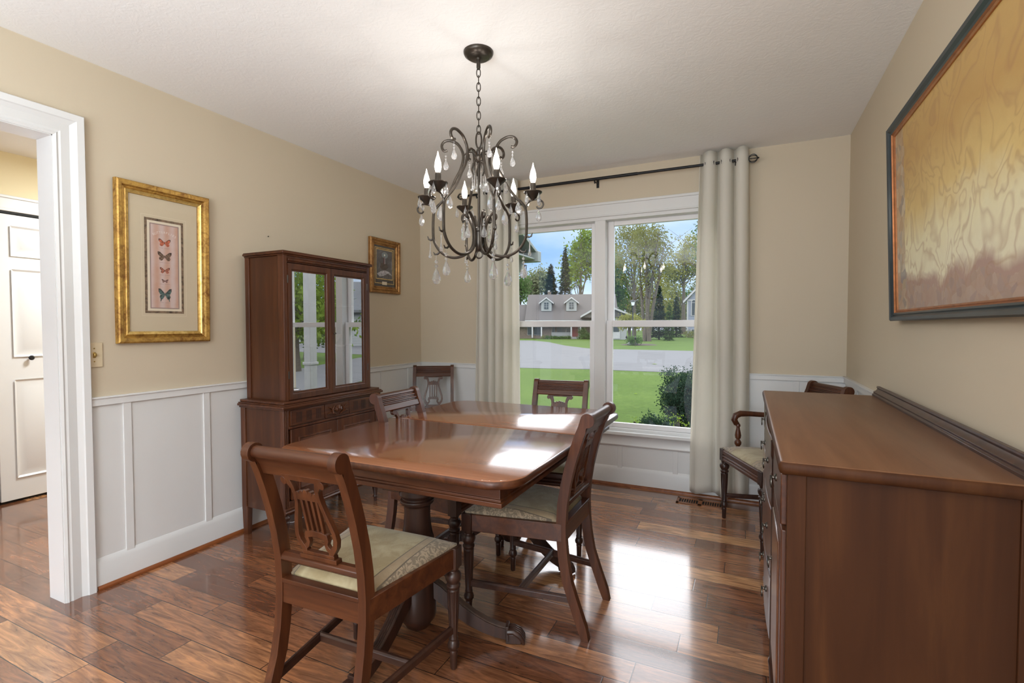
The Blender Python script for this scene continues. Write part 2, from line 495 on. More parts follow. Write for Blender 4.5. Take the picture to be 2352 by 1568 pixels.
def road_mat():
    g = NT('grey_asphalt')
    v = g.coord()
    n = g.noise(v, 1.2, 5, 0.6)
    f = g.noise(v, 40, 3)
    vor = g.n('TexVoronoi', {'Vector': g.coord(scale=(0.16, 0.42, 1)), 'Scale': 1.0, 'Randomness': 1.0}, feature='DISTANCE_TO_EDGE')
    crack = g.math('LESS_THAN', vor.outputs['Distance'], 0.006)
    col = g.ramp(g.math('ADD', g.math('MULTIPLY', n, 0.6), g.math('MULTIPLY', f, 0.4)), [(0.3, (0.070, 0.073, 0.077)), (0.7, (0.096, 0.099, 0.104))])
    g.bsdf(Base_Color=g.mix(g.math('MULTIPLY', crack, 0.6), col, (0.04, 0.04, 0.042)), Roughness=0.9)
    return g.m
M['road'] = road_mat()
M['concrete'] = plain('pale_concrete', (0.20, 0.20, 0.195), 0.9)
def shingle_mat(name, a, b):
    g = NT(name)
    v = g.coord(scale=(1, 1, 5))
    n = g.noise(v, 6, 4, 0.7)
    g.bsdf(Base_Color=g.ramp(n, [(0.3, a), (0.7, b)]), Roughness=0.9)
    return g.m
M['shingle'] = shingle_mat('grey_brown_shingles', (0.062, 0.056, 0.054), (0.088, 0.080, 0.076))
M['shingle2'] = shingle_mat('slate_shingles', (0.07, 0.077, 0.085), (0.11, 0.12, 0.13))
def siding_mat(name, col):
    g = NT(name)
    tc = g.n('TexCoord')
    sep = g.n('SeparateXYZ', {0: tc.outputs['Object']})
    f = g.math('FRACT', g.math('DIVIDE', sep.outputs['Z'], 0.2))
    g.bsdf(Base_Color=g.mix(g.math('LESS_THAN', f, 0.12), col, tuple(c * 0.75 for c in col)), Roughness=0.7)
    return g.m
M['siding'] = siding_mat('pale_siding', (0.235, 0.25, 0.245))
M['siding_blue'] = siding_mat('blue_grey_siding', (0.185, 0.205, 0.25))
M['ext_white'] = plain('exterior_white_paint', (0.33, 0.335, 0.335), 0.6)
M['brick'] = plain('tan_brick', (0.135, 0.105, 0.08), 0.9, vary=0.4, scale=14)
M['red_door'] = plain('red_door_paint', (0.15, 0.02, 0.018), 0.5)
M['dark_glass'] = plain('dark_window_glass', (0.035, 0.045, 0.05), 0.15)
M['garden_stone'] = plain('grey_white_stone', (0.24, 0.24, 0.25), 0.9)
M['mulch'] = plain('brown_mulch', (0.045, 0.032, 0.023), 0.95, vary=0.4, scale=20)
M['bark'] = plain('grey_bark', (0.070, 0.058, 0.043), 0.95, vary=0.4, scale=8)
M['lamp_glass'] = plain('frosted_lantern_glass', (0.6, 0.62, 0.65), 0.4)
M['gutter'] = plain('grey_green_metal', (0.15, 0.175, 0.165), 0.5)

def leaf_mat(name, a, b):
    g = NT(name)
    v = g.coord('Object')
    n = g.noise(v, 1.1, 3, 0.6)
    n2 = g.noise(v, 14, 2)
    col = g.ramp(g.math('ADD', g.math('MULTIPLY', n, 0.5), g.math('MULTIPLY', n2, 0.5)), [(0.35, a), (0.65, b)])
    d = g.n('BsdfDiffuse', {'Color': col})
    t = g.n('BsdfTranslucent', {'Color': col})
    mx = g.n('MixShader', {0: 0.35, 1: d.outputs[0], 2: t.outputs[0]})
    g.t.links.new(mx.outputs[0], g.out.inputs[0])
    return g.m
M['leaf_lime'] = leaf_mat('lime_leaves', (0.099, 0.155, 0.022), (0.186, 0.260, 0.046))
M['leaf_olive'] = leaf_mat('olive_leaves', (0.099, 0.115, 0.034), (0.186, 0.192, 0.062))
M['leaf_yellow'] = leaf_mat('yellow_green_leaves', (0.143, 0.155, 0.031), (0.248, 0.248, 0.062))
M['leaf_green'] = leaf_mat('green_leaves', (0.037, 0.081, 0.022), (0.081, 0.143, 0.037))
M['leaf_dark'] = leaf_mat('dark_needles', (0.019, 0.037, 0.020), (0.040, 0.068, 0.036))
M['leaf_grey'] = leaf_mat('pale_spring_leaves', (0.124, 0.149, 0.074), (0.211, 0.229, 0.136))
M['leaf_yew'] = leaf_mat('yew_needles', (0.017, 0.038, 0.025), (0.053, 0.087, 0.055))
M['leaf_weed'] = leaf_mat('bright_weed_leaves', (0.136, 0.223, 0.025), (0.223, 0.310, 0.050))

# ------------------------------------------------------------------ mesh builder
class MB:
    def __init__(self):
        self.v, self.f = [], []
    def add(self, verts, faces):
        b = len(self.v)
        self.v.extend(tuple(p) for p in verts)
        self.f.extend(tuple(i + b for i in f) for f in faces)
        return self
    def box(self, x0, x1, y0, y1, z0, z1, M4=None):
        vs = [Vector((x, y, z)) for z in (z0, z1) for y in (y0, y1) for x in (x0, x1)]
        if M4:
            vs = [M4 @ p for p in vs]
        return self.add(vs, [(0, 2, 3, 1), (4, 5, 7, 6), (0, 1, 5, 4), (2, 6, 7, 3), (0, 4, 6, 2), (1, 3, 7, 5)])
    def quad(self, a, b, c, d):
        return self.add([a, b, c, d], [(0, 1, 2, 3)])
    def prism(self, poly, f0, f1):
        """poly: 2-D points; f0/f1 map a 2-D point to the two end faces"""
        n = len(poly)
        vs = [f0(*p) for p in poly] + [f1(*p) for p in poly]
        fs = [tuple(range(n))[::-1], tuple(range(n, 2 * n))]
        fs += [(i, (i + 1) % n, n + (i + 1) % n, n + i) for i in range(n)]
        return self.add(vs, fs)
    def lathe(self, prof, c=(0, 0, 0), seg=24, flute=0, fd=0.0, M4=None):
        """prof: (r, z[, fluted]) from bottom to top"""
        rings, vs, fs = [], [], []
        for p in prof:
            r, z = p[0], p[1]
            fl = flute and len(p) > 2 and p[2]
            for k in range(seg):
                a = 2 * pi * k / seg
                rr = r * (1 - fd * (k % 2)) if fl else r
                q = Vector((c[0] + rr * cos(a), c[1] + rr * sin(a), c[2] + z))
                vs.append(M4 @ q if M4 else q)
        n = len(prof)
        for i in range(n - 1):
            for k in range(seg):
                a, b = i * seg + k, i * seg + (k + 1) % seg
                fs.append((a, b, b + seg, a + seg))
        fs.append(tuple(range(seg))[::-1])
        fs.append(tuple((n - 1) * seg + k for k in range(seg)))
        return self.add(vs, fs)
    def tube(self, pts, r, seg=8, closed=False, flat=None):
        """round tube along pts; r a number or a list; flat=(a,b) scales the section"""
        P = [Vector(p) for p in pts]
        n = len(P)
        R = r if isinstance(r, (list, tuple)) else [r] * n
        vs, fs = [], []
        up = None
        for i in range(n):
            if closed:
                t = P[(i + 1) % n] - P[i - 1]
            else:
                t = P[min(i + 1, n - 1)] - P[max(i - 1, 0)]
            if t.length < 1e-9:
                t = Vector((0, 0, 1))
            t.normalize()
            if up is None:
                up = Vector((0, 0, 1)) if abs(t.z) < 0.9 else Vector((1, 0, 0))
                up = (up - t * up.dot(t)).normalized()
            else:
                up = up - t * up.dot(t)
                up = up.normalized() if up.length > 1e-6 else t.orthogonal().normalized()
            sd = t.cross(up)
            for k in range(seg):
                a = 2 * pi * k / seg
                vs.append(P[i] + (up * cos(a) + sd * sin(a)) * R[i])
        m = n if closed else n - 1
        for i in range(m):
            j = (i + 1) % n
            for k in range(seg):
                fs.append((i * seg + k, i * seg + (k + 1) % seg, j * seg + (k + 1) % seg, j * seg + k))
        if not closed:
            fs.append(tuple(range(seg))[::-1])
            fs.append(tuple((n - 1) * seg + k for k in range(seg)))
        return self.add(vs, fs)
    def sphere(self, c, r, seg=14, rings=8, sc=(1, 1, 1)):
        vs, fs = [], []
        for i in range(1, rings):
            t = pi * i / rings
            for k in range(seg):
                a = 2 * pi * k / seg
                vs.append((c[0] + r * sc[0] * sin(t) * cos(a), c[1] + r * sc[1] * sin(t) * sin(a), c[2] - r * sc[2] * cos(t)))
        b, tp = len(vs), len(vs) + 1
        vs += [(c[0], c[1], c[2] - r * sc[2]), (c[0], c[1], c[2] + r * sc[2])]
        for i in range(rings - 2):
            for k in range(seg):
                fs.append((i * seg + k, i * seg + (k + 1) % seg, (i + 1) * seg + (k + 1) % seg, (i + 1) * seg + k))
        for k in range(seg):
            fs.append((b, (k + 1) % seg, k))
            fs.append((tp, (rings - 2) * seg + k, (rings - 2) * seg + (k + 1) % seg))
        return self.add(vs, fs)
    def ribbon(self, pts, w, th, mp):
        """flat strip of width w along 2-D pts, thickness th; mp(x, s, t) -> 3-D"""
        n = len(pts)
        Wd = w if isinstance(w, (list, tuple)) else [w] * n
        L, Rr = [], []
        for i in range(n):
            a, b = pts[max(i - 1, 0)], pts[min(i + 1, n - 1)]
            dx, dy = b[0] - a[0], b[1] - a[1]
            l = sqrt(dx * dx + dy * dy) or 1
            nx, ny = -dy / l * Wd[i] / 2, dx / l * Wd[i] / 2
            L.append((pts[i][0] + nx, pts[i][1] + ny))
            Rr.append((pts[i][0] - nx, pts[i][1] - ny))
        vs, fs = [], []
        for i in range(n):
            vs += [mp(*L[i], -th / 2), mp(*Rr[i], -th / 2), mp(*Rr[i], th / 2), mp(*L[i], th / 2)]
        for i in range(n - 1):
            for k in range(4):
                fs.append((i * 4 + k, i * 4 + (k + 1) % 4, i * 4 + 4 + (k + 1) % 4, i * 4 + 4 + k))
        fs += [(3, 2, 1, 0), tuple((n - 1) * 4 + k for k in range(4))]
        return self.add(vs, fs)
    def frame(self, w, h, prof, cz=0.0, cx=0.0):
        """mitred picture-frame ring in the XZ plane; prof: (outward offset from w x h, distance out along -Y)"""
        vs, fs = [], []
        for d, o in prof:
            for sx, sz in ((-1, -1), (1, -1), (1, 1), (-1, 1)):
                vs.append((cx + sx * (w / 2 + d), -o, cz + sz * (h / 2 + d)))
        n = len(prof)
        for i in range(n - 1):
            for k in range(4):
                fs.append((i * 4 + k, i * 4 + (k + 1) % 4, i * 4 + 4 + (k + 1) % 4, i * 4 + 4 + k))
        return self.add(vs, fs)
    def mesh(self, name, m, smooth=True, angle=38):
        me = bpy.data.meshes.new(name)
        me.from_pydata(self.v, [], self.f)
        bm = bmesh.new()
        bm.from_mesh(me)
        bmesh.ops.recalc_face_normals(bm, faces=bm.faces)
        lim = radians(angle)
        for f in bm.faces:
            f.smooth = smooth
        for e in bm.edges:
            if len(e.link_faces) == 2:
                e.smooth = e.calc_face_angle(0) < lim
        bm.to_mesh(me)
        bm.free()
        me.materials.append(M[m] if isinstance(m, str) else m)
        return me
    def build(self, name, m, parent=None, bevel=0.0, smooth=True, angle=38, seg=2, rim=None, **tags):
        me = self.mesh(name, m, smooth, angle)
        if rim:                      # faces other than the flat top take darker wood, painting in their shade
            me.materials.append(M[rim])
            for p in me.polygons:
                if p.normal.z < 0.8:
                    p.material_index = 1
        o = bpy.data.objects.new(name, me)
        COL.objects.link(o)
        if parent:
            o.parent = parent
        if bevel:
            b = o.modifiers.new('edge', 'BEVEL')
            b.width = bevel
            b.segments = seg
            b.limit_method = 'ANGLE'
            b.angle_limit = radians(40)
        for k, v in tags.items():
            o[k] = v
        return o

def thing(name, label, cat, loc=(0, 0, 0), rotz=0.0, group=None, rot=None):
    o = bpy.data.objects.new(name, None)
    o.empty_display_size = 0.1
    COL.objects.link(o)
    o.location = loc
    o.rotation_euler = rot or (0, 0, rotz)
    o['label'], o['category'] = label, cat
    if group:
        o['group'] = group
    return o

def tag(o, label, cat, group=None, kind=None):
    o['label'], o['category'] = label, cat
    if group:
        o['group'] = group
    if kind:
        o['kind'] = kind
    return o

def struct(name, mb, m, parent=None, bevel=0.0, **kw):
    o = mb.build(name, m, parent, bevel, **kw)
    if parent is None:
        o['kind'] = 'structure'
    return o

def copy_tree(o, parent=None):
    c = o.copy()
    COL.objects.link(c)
    if parent:
        c.parent = parent
        c.matrix_parent_inverse = o.matrix_parent_inverse.copy()
    for ch in list(o.children):
        copy_tree(ch, c)
    return c

# ------------------------------------------------------------------ room shell
struct('floor', MB().box(-4.75, XR + 0.2, YR - 0.3, YB + 0.2, -0.12, 0.0), 'floor')
struct('ceiling', MB().box(-4.95, XR + 0.2, YR - 0.3, YB + 0.2, H, H + 0.16), 'ceiling')
OPY0, OPY1, OPZ = 0.20, 1.120, 2.060          # cased opening to the hall
WT = 0.115
struct('wall_left', MB().box(XL - WT, XL, YR, OPY0, 0, H).box(XL - WT, XL, OPY1, YB + 0.2, 0, H).box(XL - WT, XL, OPY0, OPY1, OPZ, H), 'wall')
WX0, WX1, WZ0, WZ1 = -1.860, -0.222, 0.420, 2.075    # rough opening of the window
struct('wall_back', MB().box(XL, WX0, YB, YB + 0.16, 0, H).box(WX1, XR, YB, YB + 0.16, 0, H)
       .box(WX0, WX1, YB, YB + 0.16, 0, WZ0).box(WX0, WX1, YB, YB + 0.16, WZ1, H), 'wall')
struct('wall_right', MB().box(XR, XR + 0.14, YR, YB + 0.16, 0, H), 'wall')
struct('wall_rear', MB().box(XL, -2.55, YR - 0.14, YR, 0, H).box(0.45, XR, YR - 0.14, YR, 0, H).box(-2.55, 0.45, YR - 0.14, YR, 2.45 - 0.02, H), 'wall')
struct('wall_hall', MB().box(-4.80, -4.66, -1.0, YB + 0.2, 2.045, H).box(-4.80, -4.66, -1.0, 1.09, 0, 2.045).box(-4.80, -4.66, 2.03, YB + 0.2, 0, 2.045)
       .box(-4.66, XL - WT, YB, YB + 0.1, 0, H), 'hall_wall')

# wainscot, chair rail, battens
def wains(mb, horizontal, fixed, lo, hi, sgn, battens, bw=0.036):
    """white panelling on a wall; horizontal 'x' or 'y' axis, sgn the side the room lies on"""
    def bx(a0, a1, d, z0, z1):
        p, q = fixed, fixed + sgn * d
        if horizontal == 'y':
            mb.box(min(p, q), max(p, q), a0, a1, z0, z1)
        else:
            mb.box(a0, a1, min(p, q), max(p, q), z0, z1)
    bx(lo, hi, 0.004, 0.0, RAIL - 0.02)
    bx(lo, hi, 0.016, RAIL - 0.041, RAIL - 0.008)
    bx(lo, hi, 0.022, RAIL - 0.008, RAIL)
    for b in battens:
        bx(b, b + bw, 0.011, 0.10, RAIL - 0.04)
def base(mb, horizontal, fixed, lo, hi, sgn):
    prof = [(0.0, 0.0), (0.018, 0.0), (0.018, 0.116), (0.011, 0.136), (0.006, 0.145), (0.0, 0.145)]
    if horizontal == 'y':
        mb.prism(prof, lambda d, z: (fixed + sgn * d, lo, z), lambda d, z: (fixed + sgn * d, hi, z))
    else:
        mb.prism(prof, lambda d, z: (lo, fixed + sgn * d, z), lambda d, z: (hi, fixed + sgn * d, z))
def shoe(mb, horizontal, fixed, lo, hi, sgn):
    prof = [(0.018, 0.0)] + [(0.018 + 0.015 * cos(a), 0.019 * sin(a)) for a in [i * pi / 12 for i in range(7)]]
    if horizontal == 'y':
        mb.prism(prof, lambda d, z: (fixed + sgn * d, lo, z), lambda d, z: (fixed + sgn * d, hi, z))
    else:
        mb.prism(prof, lambda d, z: (lo, fixed + sgn * d, z), lambda d, z: (hi, fixed + sgn * d, z))

CAS = 1.232
m = MB(); wains(m, 'y', XL, CAS, YB, 1, [1.364, 1.758, 2.155, 2.55, 2.945, 3.24, 3.60]); struct('trim_1', m, 'white', bevel=0.0015)
m = MB(); wains(m, 'x', YB, XL, -1.96, -1, [-2.45, -2.10]); wains(m, 'x', YB, -0.12, XR, -1, [0.28])
for b in (-1.72, -1.30, -0.898, -0.488):
    m.box(b, b + 0.036, YB - 0.011, YB, 0.10, 0.31)
m.box(-1.96, -0.12, YB - 0.004, YB, 0, 0.32); struct('trim_2', m, 'white', bevel=0.0015)
m = MB(); wains(m, 'y', XR, YR, YB, -1, [0.2, 0.6, 1.0, 1.4, 1.8, 2.2, 2.6, 3.0, 3.4]); struct('trim_3', m, 'white', bevel=0.0015)
m = MB(); base(m, 'y', XL, CAS, YB, 1); struct('baseboard_left', m, 'white')
m = MB(); base(m, 'x', YB, XL, XR, -1); struct('baseboard_back', m, 'white')
m = MB(); base(m, 'y', XR, YR, YB, -1); struct('baseboard_right', m, 'white')
m = MB(); shoe(m, 'y', XL, CAS + 0.005, YB, 1); struct('trim_4', m, 'shoe')
m = MB(); shoe(m, 'x', YB, XL, XR, -1); struct('trim_5', m, 'shoe')
m = MB(); shoe(m, 'y', XR, YR, YB, -1); struct('trim_6', m, 'shoe')

# cased opening: moulded casing on the room side, flat jamb
def casing_prof():
    return [(0.0, 0.0), (0.0, 0.016), (0.010, 0.020), (0.018, 0.014), (0.026, 0.018), (0.060, 0.012), (0.078, 0.022), (0.082, 0.028), (0.108, 0.030), (0.112, 0.024), (0.112, 0.0)]
m = MB()
cp = casing_prof()
vs, fs = [], []
path = [(OPY0, 0.0, -1, 0), (OPY0, OPZ, -1, 1), (OPY1, OPZ, 1, 1), (OPY1, 0.0, 1, 0)]
for (y, z, sy, sz) in path:
    for d, o in cp:
        vs.append((XL + o, y + sy * d, z + sz * d))
n = len(cp)
for i in range(3):
    for k in range(n - 1):
        fs.append((i * n + k, i * n + k + 1, (i + 1) * n + k + 1, (i + 1) * n + k))
m.add(vs, fs)
m.box(XL - WT - 0.002, XL + 0.012, OPY1 - 0.004, OPY1 + 0.004, 0, OPZ)
m.box(XL - WT - 0.002, XL + 0.012, OPY0 - 0.004, OPY0 + 0.004, 0, OPZ)
m.box(XL - WT - 0.002, XL + 0.012, OPY0, OPY1, OPZ - 0.004, OPZ + 0.004)
struct('trim_7', m, 'white', angle=25)
# back of the hall: closet door with two raised-panel leaves, casing above
d1 = struct('door_1', MB().box(-4.665, -4.64, 1.095, 2.025, 2.015, 2.045).box(-4.665, -4.655, 1.095, 2.025, 0.0, 2.015), 'black')
def leaf(y0, y1):
    mb = MB()
    mb.box(-4.655, -4.632, y0, y1, 0.018, 2.008)
    for z0, z1 in ((0.17, 0.86), (1.02, 1.63), (1.72, 1.93)):
        a0, a1 = y0 + 0.085, y1 - 0.085
        # sunk field and raised centre
        prof = [(0.0, 0.0), (-0.012, -0.010), (-0.030, -0.010), (-0.055, 0.001)]
        w, h = a1 - a0, z1 - z0
        vs, fs = [], []
        for dd, o in prof:
            for sy, sz in ((-1, -1), (1, -1), (1, 1), (-1, 1)):
                vs.append((-4.632 + o + 0.0105, (a0 + a1) / 2 + sy * (w / 2 + dd), (z0 + z1) / 2 + sz * (h / 2 + dd)))
        for i in range(len(prof) - 1):
            for k in range(4):
                fs.append((i * 4 + k, i * 4 + (k + 1) % 4, i * 4 + 4 + (k + 1) % 4, i * 4 + 4 + k))
        j = (len(prof) - 1) * 4
        fs.append((j, j + 1, j + 2, j + 3))
        mb.add(vs, fs)
    return mb
leaf(1.098, 1.556).build('door_leaf', 'white', d1, 0.002)
l2 = leaf(1.563, 2.022).build('door_leaf', 'white', d1, 0.002)
MB().lathe([(0.006, 0.0), (0.006, 0.012), (0.016, 0.016), (0.017, 0.024), (0.010, 0.032)], seg=16,
           M4=Matrix.Translation((-4.621, 1.735, 1.01)) @ Matrix.Rotation(pi / 2, 4, 'Y')).build('door_knob', 'black_metal', l2)
m = MB()
m.box(-4.66, -4.638, 0.98, 1.093, 0, 2.05).box(-4.66, -4.638, 2.027, 2.14, 0, 2.05)
m.box(-4.66, -4.638, 0.98, 2.14, 2.045, 2.13).box(-4.66, -4.628, 0.975, 2.145, 2.12, 2.14).box(-4.66, -4.632, 0.98, 2.14, 2.03, 2.052)
struct('trim_8', m, 'white', bevel=0.004)

# ------------------------------------------------------------------ window: twin double-hung unit
w1 = struct('window_1', MB()
            .box(WX0, WX1, YB - 0.012, YB + 0.12, WZ1 - 0.03, WZ1)                                      # head jamb
            .box(WX0, WX0 + 0.02, YB - 0.012, YB + 0.12, WZ0, WZ1).box(WX1 - 0.02, WX1, YB - 0.012, YB + 0.12, WZ0, WZ1)
            .box(-1.083, -0.999, YB - 0.012, YB + 0.12, WZ0 + 0.022, WZ1 - 0.03)                                        # centre mullion
            .box(WX0, WX1, YB - 0.012, YB + 0.13, WZ0 - 0.005, WZ0 + 0.022), 'white', bevel=0.003)
m = MB()
# casing boards around it, stool and apron
m.box(WX0 - 0.095, WX0, YB - 0.02, YB, 0.40, 2.075).box(WX1, WX1 + 0.095, YB - 0.02, YB, 0.40, 2.075)
m.box(WX0 - 0.095, WX1 + 0.095, YB - 0.02, YB, 2.075, 2.165).box(WX0 - 0.105, WX1 + 0.105, YB - 0.03, YB, 2.160, 2.180)
m.box(WX0 - 0.01, WX1 + 0.01, YB - 0.03, YB, 2.070, 2.082)
m.box(WX0 - 0.11, WX1 + 0.11, YB - 0.055, YB + 0.01, 0.398, 0.422)
prof = [(0.0, 0.305), (0.012, 0.305), (0.022, 0.318), (0.016, 0.332), (0.014, 0.362), (0.022, 0.380), (0.034, 0.398), (0.0, 0.398)]
m.prism(prof, lambda d, z: (WX0 - 0.095, YB - d, z), lambda d, z: (WX1 + 0.095, YB - d, z))
m.build('window_casing', 'white', w1, 0.003)
for sx0, sx1 in ((WX0 + 0.02, -1.083), (-0.999, WX1 - 0.02)):
    for nm, z0, z1, yo in (('upper_sash', 1.222, WZ1 - 0.03, 0.065), ('lower_sash', WZ0 + 0.022, 1.272, 0.025)):
        st, rb = 0.048, 0.046
        mb = MB()
        y0, y1 = YB + yo, YB + yo + 0.035
        mb.box(sx0, sx0 + st, y0, y1, z0, z1).box(sx1 - st, sx1, y0, y1, z0, z1)
        mb.box(sx0 + st, sx1 - st, y0, y1, z0, z0 + (0.05 if nm == 'upper_sash' else 0.035)).box(sx0 + st, sx1 - st, y0, y1, z1 - (0.035 if nm == 'upper_sash' else 0.05), z1)
        s = mb.build(nm, 'vinyl', w1, 0.003)
        MB().quad((sx0 + st - 0.004, y0 + 0.018, z0 + 0.03), (sx1 - st + 0.004, y0 + 0.018, z0 + 0.03), (sx1 - st + 0.004, y0 + 0.018, z1 - 0.03), (sx0 + st - 0.004, y0 + 0.018, z1 - 0.03)).build('glass_pane', 'pane', s)

# ------------------------------------------------------------------ dining chairs
def back_y(z):
    """front face line of the back post (local y) against height"""
    pts = [(0.0, -0.292), (0.06, -0.272), (0.13, -0.245), (0.22, -0.215), (0.32, -0.197), (0.42, -0.190), (0.52, -0.196), (0.62, -0.212), (0.72, -0.238), (0.80, -0.265), (0.86, -0.290), (0.90, -0.305)]
    for (a, ya), (b, yb) in zip(pts, pts[1:]):
        if z <= b:
            t = (z - a) / (b - a)
            return ya + (yb - ya) * t
    return pts[-1][1]

ZT = 0.892
def post_mb(s):
    xo, xi = s * 0.175, s * 0.147
    zs = [0, 0.05, 0.1, 0.16, 0.22, 0.3, 0.38, 0.445, 0.52, 0.6, 0.68, 0.75, 0.80, 0.84]
    front = [(back_y(z) + 0.018 - 0.004 * (z < 0.05), z) for z in zs]
    back = [(back_y(z) - 0.022 + 0.006 * (z < 0.05), z) for z in zs]
    # rolled-over scroll at the top
    cy, cz, r = back_y(0.86) - 0.010, ZT - 0.028, 0.028
    arc = [(cy + r * cos(a), cz + r * sin(a)) for a in [radians(t) for t in range(10, 271, 20)]]
    poly = front + arc + [(cy + 0.004, cz - 0.030), (back_y(0.82) - 0.020, 0.818)] + back[::-1]
    return MB().prism(poly, lambda y, z: (xi, y, z), lambda y, z: (xo, y, z))

def top_rail_mb():
    mb = MB()
    z0, z1 = 0.795, ZT - 0.03
    prof = []
    steps = [(0.795, 0.010), (0.800, 0.014), (0.826, 0.013), (0.828, 0.007), (0.834, 0.007), (0.836, 0.012), (0.842, 0.012), (0.844, 0.006), (0.850, 0.006), (0.852, 0.011), (0.858, 0.011), (0.860, 0.005), (0.866, 0.005), (0.868, 0.010)]
    prof += [(back_y(z) + d, z) for z, d in steps]
    cy, cz, r = back_y(0.86) - 0.010, ZT - 0.026, 0.018
    prof += [(cy + r * cos(a), cz + r * sin(a)) for a in [radians(t) for t in range(40, 271, 18)]]
    prof += [(back_y(0.825) - 0.012, 0.825), (back_y(0.795) - 0.012, 0.795)]
    mb.prism(prof, lambda y, z: (-0.150, y, z), lambda y, z: (0.150, y, z))
    return mb

def splat_mb():
    z0 = 0.533
    L = 0.272
    def mp(x, s, t):
        z = z0 + s / L * 0.266
        return (x * 0.80, back_y(z) - 0.004 + t, z)
    mb = MB()
    arm = [(0.078, 0.262), (0.066, 0.250), (0.057, 0.234), (0.054, 0.212), (0.058, 0.185), (0.068, 0.155), (0.080, 0.125), (0.089, 0.098), (0.092, 0.075), (0.087, 0.055), (0.074, 0.040), (0.064, 0.028), (0.060, 0.008)]
    wd = [0.030, 0.024, 0.019, 0.017, 0.016, 0.016, 0.017, 0.018, 0.019, 0.019, 0.020, 0.020, 0.026]
    for s in (-1, 1):
        mb.ribbon([(s * x, y) for x, y in arm], wd, 0.017, mp)
        # volute at the flare
        cx, cs, r = s * 0.089, 0.255, 0.013
        c = [(cx + r * cos(a), cs + r * sin(a)) for a in [i * 2 * pi / 14 for i in range(14)]]
        mb.prism(c, lambda x, y: mp(x, y, -0.0095), lambda x, y: mp(x, y, 0.0095))
        # lower scroll between yoke and foot
        mb.ribbon([(s * 0.044, 0.084), (s * 0.048, 0.070), (s * 0.042, 0.056), (s * 0.048, 0.044), (s * 0.062, 0.034)], [0.018, 0.018, 0.016, 0.016, 0.018], 0.015, mp)
    mb.ribbon([(-0.092, 0.268), (0.092, 0.268)], 0.018, 0.017, mp)
    # upper yoke with scalloped crest
    crest = [(-0.056, 0.196), (0.056, 0.196), (0.056, 0.214)]
    for i in range(5):
        cx = 0.040 - i * 0.020
        for a in range(0, 181, 45):
            crest.append((cx + 0.0098 * cos(radians(a)), 0.216 + 0.004 * (2 - abs(i - 2)) + 0.009 * sin(radians(a))))
    crest.append((-0.056, 0.214))
    mb.prism(crest, lambda x, y: mp(x, y, -0.008), lambda x, y: mp(x, y, 0.008))
    # lower yoke, strings, foot
    mb.ribbon([(-0.050, 0.078), (-0.02, 0.084), (0.02, 0.084), (0.050, 0.078)], 0.020, 0.015, mp)
    for x in (-0.036, -0.012, 0.012, 0.036):
        mb.ribbon([(x, 0.08), (x, 0.20)], 0.0115, 0.010, mp)
    mb.ribbon([(-0.088, 0.006), (0.088, 0.006)], 0.014, 0.024, mp)
    mb.ribbon([(-0.076, 0.018), (0.076, 0.018)], 0.012, 0.018, mp)
    return mb

def turned_leg_mb(x, y, top, blk=0.023):
    mb = MB().box(x - blk, x + blk, y - blk, y + blk, top - 0.075, top)
    k = top / 0.445
    pr = [(0.0095, 0.0), (0.0120, 0.006), (0.0135, 0.060), (0.0150, 0.066), (0.0130, 0.071), (0.0205, 0.082), (0.0215, 0.092), (0.0165, 0.104), (0.0140, 0.108), (0.0165, 0.112), (0.0150, 0.118),
          (0.0150, 0.122, 1), (0.0180, 0.180, 1), (0.0212, 0.240, 1), (0.0225, 0.285, 1), (0.0225, 0.290), (0.0190, 0.294), (0.0250, 0.300), (0.0260, 0.307), (0.0200, 0.314), (0.0270, 0.326), (0.0295, 0.338), (0.0265, 0.349), (0.0185, 0.357), (0.0185, 0.362), (0.0215, 0.366), (0.0215, 0.371)]
    return mb.lathe([(p[0], p[1] * k, *p[2:]) for p in pr], (x, y, 0), 24, 12, 0.13)

def seat_mb(wf, wr, yf, yr, z0, z1):
    """cushion: rounded crown over a trapezoid"""
    mb = MB()
    N = 14
    vs, fs = [], []
    for j in range(N + 1):
        v = j / N
        y = yr + (yf - yr) * v
        w = wr + (wf - wr) * v
        for i in range(N + 1):
            u = i / N * 2 - 1
            e = (1 - abs(u) ** 5) * (1 - abs(2 * v - 1) ** 5)
            k = 1 - 0.06 * (1 - e) if e < 0.3 else 1
            vs.append((w * u, y, z0 + 0.012 + (z1 - z0 - 0.012) * e ** 0.45 if e > 0 else z0 + 0.012))
    for j in range(N):
        for i in range(N):
            a = j * (N + 1) + i
            fs.append((a, a + 1, a + N + 2, a + N + 1))
    mb.add(vs, fs)
    # skirt down to the rail
    rim = [i for i in range(N + 1)] + [(j + 1) * (N + 1) - 1 for j in range(1, N + 1)] + [N * (N + 1) + i for i in range(N - 1, -1, -1)] + [j * (N + 1) for j in range(N - 1, 0, -1)]
    b = len(mb.v)
    for i in rim:
        x, y, z = vs[i]
        mb.v.append((x, y, z0))
    nR = len(rim)
    for i in range(nR):
        mb.f.append((rim[i], rim[(i + 1) % nR], b + (i + 1) % nR, b + i))
    return mb

